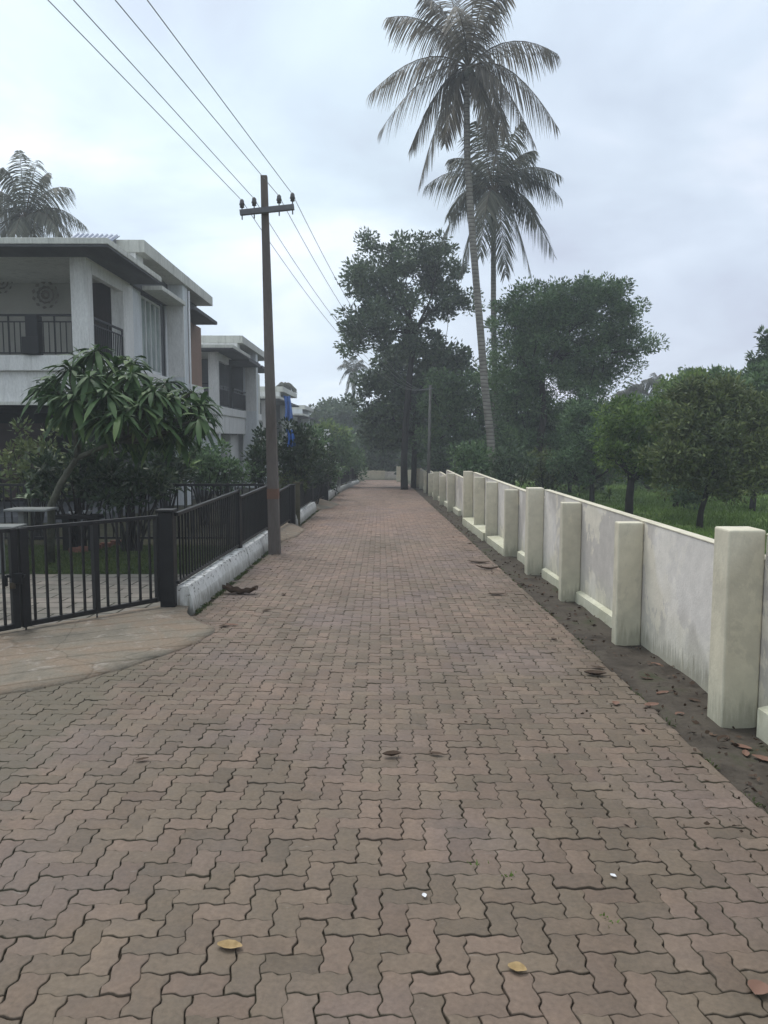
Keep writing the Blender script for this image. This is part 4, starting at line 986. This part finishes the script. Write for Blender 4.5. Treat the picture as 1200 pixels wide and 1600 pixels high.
# far off wood closing the horizon on all sides: one mass
cl_ = []
for i in range(900):
    x = random.uniform(-150, 160); y = random.uniform(88, 130)+abs(x)*.1
    cl_.append((x, y, gz(62)+random.uniform(0, 1)**.7*(4.2+1.3*math.sin(x*.13)+.8*math.sin(x*.41))))
for i in range(260):
    x = random.uniform(24, 75); y = random.uniform(56, 70); cl_.append((x, y, gz(62)+random.uniform(0, 5.5)))
v, f = crown_mesh(np.array(cl_), 70, 2.0, .8, .5)
o = np_mesh('distant_wood', v, f, L_dark, None); setp(o, 'continuous far wood closing the horizon', 'wood', kind='stuff')

# ------------------------------------------------------------------ palms
def palm(label, base, path, fronds, rb, rt, leaf, Lm=.75, dry=None, nlf=52, group='coconut palms', lwid=.05, nuts=True):
    t = thing('coconut_palm', base, label, 'palm', group)
    top = Vector(path[-1]); pts = [Vector(base)]+[Vector(p) for p in path]
    rr = [rb*1.35]+[rb+(rt-rb)*(i+1)/len(path) for i in range(len(path))]
    MB().tube(pts, rr, 12, jit=.03).build('trunk', M_pbark, t)
    parts = []; mb = MB()
    for (tip, arch, lm) in fronds:
        tip = Vector(tip); n_ = nlf; d0 = tip-top
        def P(s_): 
            q_ = top.lerp(tip, s_); q_.z += arch*4*s_*(1-s_)*(1-.25*s_); return q_
        mb.tube([P(s_) for s_ in np.linspace(0, 1, 9)], [.045, .035, .028, .022, .018, .014, .011, .008, .005], 5, cap=False)
        C = []; D = []; L = []; U = []
        roll = random.uniform(-.25, .25)
        for k in range(n_):
            s_ = .10+.89*k/(n_-1); p = P(s_); T = (P(min(1, s_+.02))-P(s_-.02)).normalized()
            side = T.cross(Vector((0, 0, 1)));
            if side.length < .1: side = Vector((1, 0, 0))
            side.normalize(); upv = side.cross(T)
            ln = lm*(.45+.75*math.sin(math.pi*min(1, (s_*.9+.08))))*(1-.35*max(0, s_-.8)/.2)
            for sg in (-1, 1):
                if random.random() < .07: continue
                dd = side*sg*(.75+.15*random.random())+T*(.45+.35*s_)+upv*(.10+sg*roll)+Vector((0, 0, -.45-.35*random.random()))
                C.append(p); D.append(dd.normalized()); L.append(ln*random.uniform(.8, 1.12)); U.append(upv)
        C = np.array(C); D = np.array(D); L = np.array(L); U = np.array(U)+rvec(len(C))*.35
        parts.append(leaf_strips(C, D, U, L, np.full(len(C), lwid)*RNG.uniform(.8, 1.3, len(C)), RNG.uniform(.25, .7, len(C)), ((0, .5), (.35, 1), (.7, .8), (1, .1))))
    v, f = merge(parts); cr = np_mesh('crown', v, f, leaf, t)
    mb.build('midrib', L_dry, cr)
    if nuts:
        for k in range(9):
            a = 6.28*k/9+random.uniform(-.2, .2); c = top+Vector((math.cos(a)*.30, math.sin(a)*.30, -.22-random.random()*.3))
            MB().lathe(c, [(.02, -.13), (.09, -.09), (.12, 0), (.09, .09), (.02, .13)], 8).build('coconut', M_smooth, t)
    return t
def fr(tips, Y, top, dyr=2.0):
    out_ = []
    for (px, py, dy, arch, lm) in tips: out_.append((V3(px, py, Y+dy), arch, lm))
    return out_
Yp = 30; top1 = V3(732, 105, Yp)
f1 = fr([(603, 28, 0, .8, .9), (575, 150, .6, .9, .95), (592, 208, -.6, .85, .95), (655, 290, -.4, .9, .95), (640, 235, 1.0, .8, .9), (872, 85, .3, .8, 1.0), (872, 200, .2, 1.0, 1.0),
         (835, 225, -1.2, .9, .9), (690, -40, 1, .4, .9), (745, -70, .6, .2, .9), (800, -25, -.5, .6, .9), (770, -50, -1.5, .5, .9), (690, 40, 3.0, .5, .7), 
         (775, 255, -.9, .8, .8), (695, 225, 2.2, .8, .8), (660, -5, -.8, .7, .85), (790, 215, 1.9, .8, .9), (710, 10, -2.5, .6, .8)], Yp, top1)
bp = G(772, 745, Yp, -.1)
palm('tallest coconut palm with pale leaning trunk rising behind the wall', bp,
     [V3(771, 743, Yp), V3(766, 680, Yp), V3(757, 600, Yp), V3(751, 520, Yp), V3(744, 440, Yp), V3(736, 340, Yp), V3(730, 240, Yp), V3(729, 160, Yp), top1],
     f1, .165, .11, L_palm, dry=True, nlf=76, lwid=.046)
Yq = 35; top2 = V3(771, 300, Yq)
f2 = fr([(664, 292, .3, .9, .9), (690, 375, 0, 1.0, .95), (700, 250, .5, .7, .8), (876, 275, .2, .8, .9), (878, 312, -.4, 1.1, .8), (866, 400, .2, 1.1, .9), (830, 430, -.5, 1.0, .9), (835, 235, 0, .5, .9), (815, 190, -.6, .4, .9),
         (770, 170, .4, .3, .9), (740, 190, -1, .4, .9), (720, 430, -.6, 1.0, .9), (790, 430, -2, 1.0, .9), (750, 400, -2.6, 1.0, .9), (800, 250, 3, .5, .8), (745, 250, 3, .5, .8), (700, 340, 2, .9, .9), (840, 350, 2.2, .9, .9)], Yq, top2)
palm('shorter dark coconut palm right behind the tallest one', G(774, 745, Yq, -.1),
     [V3(775, 700, Yq), V3(773, 600, Yq), V3(771, 480, Yq), V3(771, 380, Yq), top2], f2, .13, .11, L_palmd, nlf=70, lwid=.046)
Yl = 36; top3 = V3(40, 345, Yl)
f3 = fr([(30, 235, 0, .3, .8), (75, 270, .5, .5, .8), (112, 295, 0, .7, .8), (5, 262, -.5, .5, .8), (-30, 300, 0, .7, .8), (135, 355, .3, .8, .8), (-40, 350, .5, .8, .8), (100, 375, -1.4, .8, .8), (20, 390, -1.6, .7, .8), (60, 395, 1.5, .7, .8), (60, 250, -2, .4, .8), (-10, 390, .4, .8, .8), (125, 385, 1.6, .9, .8), (85, 330, 2.6, .6, .8)], Yl, top3)
palm('coconut palm crown rising behind the roof of the nearest house', G(45, 745, Yl, -.1), [V3(45, 560, Yl), V3(42, 450, Yl), top3], f3, .15, .11, L_palmd, nlf=62, lwid=.045)
Yf = 76; top4 = V3(552, 583, Yf)
f4 = fr([(527, 575, 0, .7, .5), (530, 600, 0, .9, .5), (540, 620, -.5, .9, .5), (575, 575, 0, .7, .5), (578, 603, .3, .9, .5), (566, 622, 0, .9, .5), (552, 556, 0, .3, .5), (538, 562, .4, .4, .5), (566, 562, -.4, .4, .5), (553, 620, -1.5, .9, .5)], Yf, top4)
palm('small far coconut palm standing alone over the end of the road', G(554, 745, Yf, -.2), [V3(553, 680, Yf), V3(552, 620, Yf), top4], f4, .14, .10, L_palmd, nlf=40, lwid=.055)
for k, (px, py, Y, lb, sz) in enumerate([(1024, 598, 62, 'distant palm top over the tree line, largest of the small group', 27), (995, 608, 64, 'distant palm top left of the largest one over the tree line', 22), (974, 618, 66, 'leftmost little distant palm top over the field trees', 19), (490, 610, 58, 'palm tuft above the farther house roofs', 0), (446, 604, 60, 'palm crown showing beside the utility pole above the third house', 15)]):
    if sz == 0: continue
    tp = V3(px, py, Y); tips = [(px+math.cos(a)*sz*random.uniform(.75, 1.15), py-math.sin(a)*sz*.75*random.uniform(.7, 1.2)+sz*.25, math.sin(a*2.3)*.9, .22, .42) for q, a in enumerate(np.linspace(0, 6.0, 12))]
    palm(lb, G(px, 745, Y, -.2), [V3(px, (py+745)/2, Y), tp], fr(tips, Y, tp), .15, .12, L_palmd, nlf=26, lwid=.05, nuts=False, group='small distant palms')

# ------------------------------------------------------------------ garden: broad leaved tree and shrubs
def rosette_tree():
    Y = 11.6
    b0 = G(78, 840, Y); t = thing('frangipani_tree', b0, 'broad leaved garden tree with forked smooth trunk and long glossy leaves over the driveway gate', 'tree')
    mb = MB(); fork = V3(120, 716, Y)
    mb.tube([b0, V3(80, 790, Y), V3(95, 755, Y), fork], [.062, .055, .047, .042], 10, jit=.04)
    tips = []
    hub = [(V3(116, 650, Y-.1), fork, .04), (V3(188, 690, Y-.1), fork, .04), (V3(135, 660, Y+.5), fork, .035)]
    for (h_, s_, r) in hub: mb.tube([s_, s_.lerp(h_, .5)+Vector((0, 0, .02)), h_], [r, r*.85, r*.75], 8)
    targ = [(150, 535, 0), (110, 560, -.3), (180, 560, .3), (85, 580, .1), (140, 575, -.6), (205, 570, -.2), (165, 600, -.8), (115, 610, -.7), (70, 590, .5), (235, 590, .1), (260, 585, .6), (220, 620, -.6),
            (270, 610, -.2), (300, 600, .3), (315, 620, 0), (250, 640, -.5), (190, 630, -.9), (150, 640, -.7), (290, 640, .3), (100, 635, .2), (130, 545, .8), (200, 600, .9), (160, 570, .9), (235, 650, .4), (180, 660, .2), (275, 660, .1), (205, 550, .5), (312, 640, -.3), (240, 670, .3), (210, 665, .9), (165, 625, .8), (255, 615, .8), (90, 600, -.5), (130, 590, .4), (185, 590, -.2), (240, 600, -.4)]
    parts = []
    for (px, py, dy) in targ:
        p = V3(px, py+12, Y+dy); h_ = min(hub, key=lambda q: (q[0]-p).length)[0]
        mid = h_.lerp(p, .6)+Vector((0, 0, -.06)); mb.tube([h_, mid, p], [.028, .022, .018], 7)
        n_ = 46; az = RNG.uniform(0, 6.28, n_); el = np.concatenate([RNG.uniform(.2, 1.2, n_//3), RNG.uniform(-.6, .4, n_-n_//3)])
        D = np.stack([np.cos(az)*np.cos(el), np.sin(az)*np.cos(el), np.sin(el)], 1)
        C = np.repeat(np.array([p]), n_, 0)+rvec(n_)*.03+np.array([0, 0, -.08])*RNG.uniform(0, 1, n_)[:, None]
        L = RNG.uniform(.22, .46, n_); U = np.array([0, 0, 1.])+rvec(n_)*.35
        v, f = leaf_strips(C, D, U, L, L*.20, RNG.uniform(.3, .9, n_), ((0, .12), (.2, .45), (.55, 1), (.82, .8), (1, .06)))
        parts.append((v, f))
    mb.build('trunk', M_smooth, t); v, f = merge(parts); np_mesh('crown', v, f, L_fran, t)
rosette_tree()
def shrub(label, px, py, Y, rx, ry, n, per, cr, ll, lw, leaf, name='garden_shrub', group='shrubs in the front gardens'):
    base = G(px, 760, Y, -.05); t = thing(name, base, label, 'shrub' if name == 'garden_shrub' else 'bush', group)
    cl_ = clumps_in([B(px, py, Y, rx, ry, n)]); mb = MB()
    for i in RNG.choice(len(cl_), min(len(cl_), 16), replace=False):
        e = Vector(cl_[i]); s_ = base+Vector((random.uniform(-.12, .12), random.uniform(-.12, .12), 0)); mb.tube([s_, s_.lerp(e, .5)+Vector(RNG.normal(0, .04, 3)), e], [.022, .016, .006], 6, cap=False)
    mb.build('stems', M_bdark, t); v, f = crown_mesh(cl_, per, cr, ll, lw, .4, .9); np_mesh('foliage', v, f, leaf, t); return t
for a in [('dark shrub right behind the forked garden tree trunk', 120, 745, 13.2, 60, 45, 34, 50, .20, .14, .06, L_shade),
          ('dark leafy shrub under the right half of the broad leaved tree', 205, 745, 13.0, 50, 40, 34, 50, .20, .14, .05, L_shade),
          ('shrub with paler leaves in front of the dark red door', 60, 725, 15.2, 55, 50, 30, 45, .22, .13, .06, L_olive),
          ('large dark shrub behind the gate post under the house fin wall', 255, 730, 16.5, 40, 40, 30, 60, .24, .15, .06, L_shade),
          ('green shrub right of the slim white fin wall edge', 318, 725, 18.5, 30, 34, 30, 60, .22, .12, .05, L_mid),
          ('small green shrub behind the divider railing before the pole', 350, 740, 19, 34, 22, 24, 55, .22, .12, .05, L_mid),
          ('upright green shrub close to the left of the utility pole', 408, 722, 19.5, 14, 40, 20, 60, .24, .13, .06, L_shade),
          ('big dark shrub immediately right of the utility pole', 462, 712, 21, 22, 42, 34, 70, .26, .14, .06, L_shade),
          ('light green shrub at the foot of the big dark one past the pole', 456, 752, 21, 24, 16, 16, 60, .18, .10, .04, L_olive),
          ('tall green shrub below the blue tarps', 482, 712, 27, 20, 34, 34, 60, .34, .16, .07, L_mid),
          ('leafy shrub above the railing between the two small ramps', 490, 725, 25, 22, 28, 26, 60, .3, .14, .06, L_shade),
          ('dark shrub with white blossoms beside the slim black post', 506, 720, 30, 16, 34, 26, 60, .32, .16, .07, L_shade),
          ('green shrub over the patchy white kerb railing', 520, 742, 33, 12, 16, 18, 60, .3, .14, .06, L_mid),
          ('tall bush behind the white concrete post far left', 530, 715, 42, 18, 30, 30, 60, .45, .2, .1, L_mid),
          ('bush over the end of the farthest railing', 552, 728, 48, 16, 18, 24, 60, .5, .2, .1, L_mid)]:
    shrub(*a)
def spiky(label, px, py, Y, r, n, leaf=L_fran, el=(.2, 1.3), w=.06):
    base = G(px, py, Y, 0); t = thing('garden_plant', base, label, 'plant', 'low plants in the front gardens')
    top_ = at(px, py, Y); mb = MB().tube([base, top_], [.025, .018], 7); mb.build('stem', M_smooth, t)
    az = RNG.uniform(0, 6.28, n); e = RNG.uniform(*el, n); D = np.stack([np.cos(az)*np.cos(e), np.sin(az)*np.cos(e), np.sin(e)], 1)
    v, f = leaf_strips(np.repeat(np.array([top_]), n, 0), D, np.array([0, 0, 1.])+rvec(n)*.3, RNG.uniform(.6, 1, n)*r, np.full(n, w), RNG.uniform(.2, .8, n)); np_mesh('leaves', v, f, leaf, t)
spiky('spiky bright green plant behind the gate post railing', 290, 735, 17.6, .7, 34, L_brt)
spiky('low spiky plant under the forked garden tree', 190, 790, 13.1, .45, 26, L_fran)
spiky('strap leaved plant behind the pale slab bench', 45, 780, 13.4, .5, 24, L_dark)
spiky('pale strap leaved plant over the railing past the utility pole', 487, 748, 25, .45, 26, L_olive)
for a in [('low bush behind the tall wall pillars, left of the leaning palm foot', 738, 722, 27, 26, 22, 22, 70, .34, .15, .07, L_mid),
          ('dark bush behind the wall just right of the leaning palm foot', 800, 728, 27, 34, 24, 26, 70, .34, .15, .07, L_dark),
          ('olive bush behind the wall under the spreading tree', 850, 735, 29, 34, 22, 26, 70, .34, .15, .07, L_olive),
          ('bush at the back of the field left of the stout trunk', 915, 742, 38, 36, 20, 26, 70, .42, .18, .09, L_dark),
          ('bush at the back of the field right of the stout trunk', 1015, 742, 40, 40, 20, 26, 70, .42, .18, .09, L_mid),
          ('bush at the back of the field left of the crooked trunk', 1065, 746, 37, 34, 18, 24, 70, .42, .18, .09, L_dark),
          ('bush at the back of the field right of the crooked trunk', 1135, 744, 39, 44, 20, 28, 70, .42, .18, .09, L_olive),
          ('bush at the back of the field by the right photo edge', 1195, 745, 36, 34, 22, 24, 70, .42, .18, .09, L_mid),
          ('bush behind the far part of the wall beside the slim grey pole', 690, 722, 36, 22, 18, 20, 70, .36, .16, .08, L_dark)]:
    shrub(*a, name='field_bush', group='bushes beyond the boundary wall')
# white blossoms
v, f = crown_mesh(np.array([tuple(at(506+random.uniform(-7, 7), 700+random.uniform(-28, 28), 29.2)) for _ in range(22)]), 6, .10, .09, .06)
o = np_mesh('white_blossom', v, f, mat_var('white_petal', (.6, .6, .62), (.75, .75, .76), 5, .6, .2, 0), None); setp(o, 'scattered white blossoms on the shrub beside the slim black post', 'flowers', kind='stuff')
# white arched hose pipe
pp = [at(519, 735, 36), at(520, 724, 36), at(524, 721, 36), at(529, 724, 36), at(534, 735, 36)]
o = MB().tube(pp, .035, 8).tube([Vector((pp[0].x, 36, gz(36))), pp[0]], .03, 8).build('arched_pipe', M_frame, None); setp(o, 'white bent pipe arching above the far left railing', 'pipe')

# ------------------------------------------------------------------ grass
def blades(name, pts, h, w, leaf, label, lean=.5):
    n = len(pts); D = norm(np.array([0, 0, 1.])+rvec(n)*lean); L = RNG.uniform(.5, 1.2, n)*h
    v, f = leaf_strips(pts, D, rvec(n), L, np.full(n, w)*RNG.uniform(.7, 1.3, n), RNG.uniform(0, .5, n), ((0, 1), (.55, .8), (1, .1)))
    o = np_mesh(name, v, f, leaf, None); setp(o, label, 'grass', kind='stuff'); return o
n = 60000; y = 9+41*RNG.uniform(0, 1, n)**1.3; x = 2.6+RNG.uniform(0, 1, n)*(y*.56)
P = np.stack([x, y, -S*y-.085], 1); tuft = np.sin(x*1.7+np.sin(y*1.1)*2)*np.sin(y*1.3)
P = P[(tuft > -.6)]
blades('field_grass', P, .20, .03, L_grass, 'rough green grass over the field behind the wall')
n = 26000; x = RNG.uniform(-8, -2.25, n); y = RNG.uniform(10.5, 13.9, n)
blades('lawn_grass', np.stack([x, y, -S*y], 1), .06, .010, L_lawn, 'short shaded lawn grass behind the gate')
# weeds along the kerb foot and the wall foot
n = 5200; y = np.concatenate([RNG.uniform(7.8, 14.2, n//2), RNG.uniform(18, 36, n-n//2)]); x = -1.915+np.abs(RNG.normal(0, .03, n))
keep = np.sin(y*5)+np.sin(y*13.7+1) > -.3
blades('kerb_weeds', np.stack([x, y, -S*y-.01], 1)[keep], .055, .008, L_lawn, 'thin weeds growing along the foot of the white kerb', .9)
n = 5000; y = RNG.uniform(3, 30, n); x = RX+RNG.normal(0, .02, n); keep = np.sin(y*4.1)+np.sin(y*11.3+1) > .2
blades('verge_weeds', np.stack([x, y, -S*y-.02], 1)[keep], .035, .007, L_lawn, 'thin weeds between the pavers and the soil strip', .9)
for px, py, lb in ((745, 1352, 'tiny green weed tuft in the paver joint right of centre'), (795, 1368, 'tiny weed right of the small tuft in the paver joints'), (950, 1440, 'tiny weed in the pavers toward the lower right')):
    p = gp(px, py); n = 26
    pts = np.array([[p.x+random.gauss(0, .02), p.y+random.gauss(0, .02), p.z-.01] for _ in range(n)])
    D = norm(np.array([0, 0, 1.])+rvec(n)*.9); v, f = leaf_strips(pts, D, rvec(n), RNG.uniform(.015, .035, n), np.full(n, .008), RNG.uniform(0, .6, n), ((0, .4), (.5, 1), (1, .2)))
    o = np_mesh('joint_weed', v, f, L_grass, None, loc=tuple(p)); setp(o, lb, 'weed', 'weeds in the paver joints')
# field undergrowth: pale weeds by wall
for px, py, Y, lb, lf in ((862, 752, 30, 'pale green weeds peeping over the wall near the spreading tree', L_brt), (905, 762, 32, 'pale weed clump in the field left of the stout trunk', L_brt), (952, 768, 30, 'whitish weed clump in the field just left of the stout trunk', L_brt)):
    spiky(lb, px, py+8, Y, .7, 60, lf, (.3, 1.4), .05)

# ------------------------------------------------------------------ fallen leaves
def fallen(px, py, L, W, mat, label, curl=.25, rot=None, cat='leaf', grp='fallen leaves on the pavers', off=.0):
    p = gp(px, py, off); rot = random.uniform(0, 6.28) if rot is None else rot; V = []; nn = 9
    for i in range(nn):
        t_ = i/(nn-1); w = W*math.sin(math.pi*min(1, t_*.93+.04))**.8/2
        for s_ in (-1, -.45, 0, .45, 1):
            x = (t_-.5)*L; y = s_*w; z = abs(s_)*w*curl*1.6+curl*L*.28*(2*t_-1)**2+.006+random.uniform(0, .002)
            V.append((p.x+x*math.cos(rot)-y*math.sin(rot), p.y+x*math.sin(rot)+y*math.cos(rot), p.z+z))
    Fq = [(i*5+j, i*5+j+1, (i+1)*5+j+1, (i+1)*5+j) for i in range(nn-1) for j in range(4)]
    o = np_mesh('fallen_leaf', V, np.array(Fq), mat, None, loc=tuple(p), smooth=True); setp(o, label, cat, grp)
    return o
fallen(359, 1482, .085, .045, M_tan, 'curled tan leaf on the pavers in the lower left', rot=-.15)
fallen(808, 1517, .06, .045, M_tan, 'small pale tan leaf on the pavers below the weed tuft', rot=-.4)
fallen(1186, 1550, .07, .065, M_rust, 'round brown leaf at the lower right photo corner', rot=.8)
fallen(222, 1189, .07, .03, M_dead, 'lone dark leaf on the pavers at centre left')
fallen(612, 1183, .10, .05, M_dead, 'dark curled leaf at the middle of the road, left of its twin', curl=.5)
fallen(681, 1180, .08, .035, M_dead, 'thin dark leaf just right of the curled one mid road')
fallen(776, 930, .22, .07, M_dead, 'dark leaf blade lying on the right lane of pavers', rot=.05)
fallen(735, 850, .16, .06, M_dead, 'far dark leaf near the right road edge')
fallen(748, 880, .35, .10, M_dead, 'wide dead leaf nearest the right road edge, in the leaf heap', rot=-.3)
fallen(762, 890, .38, .06, M_dead, 'long thin dead leaf in the heap near the right road edge', rot=-.35, curl=.5)
fallen(930, 1056, .16, .08, M_dead, 'dark reddish dead leaf near the soil strip', rot=-.2, curl=.4)
fallen(962, 1101, .07, .05, M_rust, 'small rust leaf on the pavers before the soil strip')
fallen(1018, 1104, .11, .06, M_rust, 'pinkish rust leaf on the last row of pavers', rot=.3)
fallen(865, 1000, .08, .05, M_dead, 'small dark leaf on the right pavers')
fallen(935, 1045, .12, .04, M_dead, 'narrow dark leaf behind the dark reddish one', rot=-.5)
fallen(350, 1010-30, .10, .06, M_dead, 'dark leaf at the tip of the big concrete ramp', rot=.1)
fallen(362, 978, .14, .05, M_rust, 'brown leaf just right of the big concrete ramp tip', rot=-.2)
fallen(417, 955, .10, .05, M_dead, 'dark leaf in the reddish patch right of the curled bark')
fallen(443, 930, .09, .05, M_dead, 'small dark leaf farther right of the curled bark')
# curled bark / sheath piece
p = gp(376, 928); V = []; nn = 14
for i in range(nn):
    t_ = i/(nn-1); rr = .055*(1-.3*t_); z0 = .05*abs(2*t_-1)**1.5
    for j in range(9):
        a = math.pi*(1.15*j/8-.1)+math.pi
        V.append((p.x-.20+.40*t_, p.y+rr*math.cos(a)*1.4, p.z+rr+rr*math.sin(a)+z0+.01*math.sin(i*1.7)))
Fq = [(i*9+j, i*9+j+1, (i+1)*9+j+1, (i+1)*9+j) for i in range(nn-1) for j in range(8)]
o = np_mesh('bark_piece', V, np.array(Fq), M_dead, None, loc=tuple(p), smooth=True); o.rotation_euler.z = -.12
setp(o, 'curled brown piece of bark on the pavers beside the white kerb', 'bark')
for px, py, lb in ((663, 1402, 'small white petal on the pavers right of centre'), (958, 1371, 'small white petal on the pavers toward the right')):
    o = fallen(px, py, .026, .018, mat_var('white_petal', (.6, .6, .62), (.75, .75, .76), 5, .6, .2, 0), lb, cat='petal', grp='petals on the pavers'); o.name = 'fallen_petal'
# litter on the soil strip
rl = [(1130, 1158, .13, .06), (1160, 1170, .10, .05), (1195, 1190, .14, .06), (1165, 1180, .09, .04), (1115, 1110, .10, .05), (1085, 1097, .09, .05), (1062, 1118, .07, .05), (1035, 1085, .11, .05), (1010, 1062, .10, .04), (1025, 1040, .09, .05)]
wh = ['pink brown leaf on the dark soil below the near wall pillar', 'leaf beside the plinth end at the right photo edge', 'bright rust leaf at the right photo edge under the wall', 'dull leaf just left of the bright rust one', 'pointed pale leaf touching the foot of the near pillar', 'pale leaf on the soil left of the near pillar foot', 'round dark leaf mid strip before the near pillar', 'buff leaf mid strip under the stained wall', 'dark leaf close to the paver edge on the soil', 'leaf at the mildewed wall foot']
for (a, b_, c, d), lb in zip(rl, wh): fallen(a, b_, c, d, M_rust if random.random() < .6 else M_dead, lb, grp='fallen leaves on the soil strip', off=-.03)
n = 900; y = 3+RNG.uniform(0, 1, n)**1.4*26; x = RNG.uniform(RX, 2.25, n)
D = norm(rvec(n)*np.array([1, 1, .15])); v, f = leaf_quads(np.stack([x, y, -S*y-.006], 1), D, RNG.uniform(.02, .06, n), RNG.uniform(.008, .03, n))
o = np_mesh('leaf_litter', v, f, M_dead, None); setp(o, 'small leaf crumbs on the soil strip', 'leaf litter', kind='stuff')
n = 420; y = np.concatenate([3+RNG.uniform(0, 1, 200)**1.4*26, RNG.uniform(7, 20, 220)]); x = np.concatenate([RX-np.abs(RNG.normal(0, .35, 200)), -1.9+np.abs(RNG.normal(0, .3, 220))])
v, f = leaf_quads(np.stack([x, y, -S*y+.004], 1), norm(rvec(n)*np.array([1, 1, .08])), RNG.uniform(.015, .04, n), RNG.uniform(.006, .02, n))
o = np_mesh('paver_debris', v, f, M_dead, None); setp(o, 'tiny dry crumbs along both road edges', 'leaf litter', kind='stuff')

# ------------------------------------------------------------------ air haze, thickened to stand in for lens glare
hb = MB().box(-170, 180, -14, 150, gz(62)-1.4, 24)
hm = bpy.data.materials.new('haze_with_glare'); hm.use_nodes = True; hn = hm.node_tree; hn.nodes.clear()
ho = hn.nodes.new('ShaderNodeOutputMaterial'); pv = hn.nodes.new('ShaderNodeVolumePrincipled')
pv.inputs['Color'].default_value = (.9, .95, 1, 1); pv.inputs['Density'].default_value = .0025; pv.inputs['Anisotropy'].default_value = .2
hn.links.new(pv.outputs[0], ho.inputs['Volume'])
hz_o = hb.build('haze', hm, None); hz_o['kind'] = 'stuff'
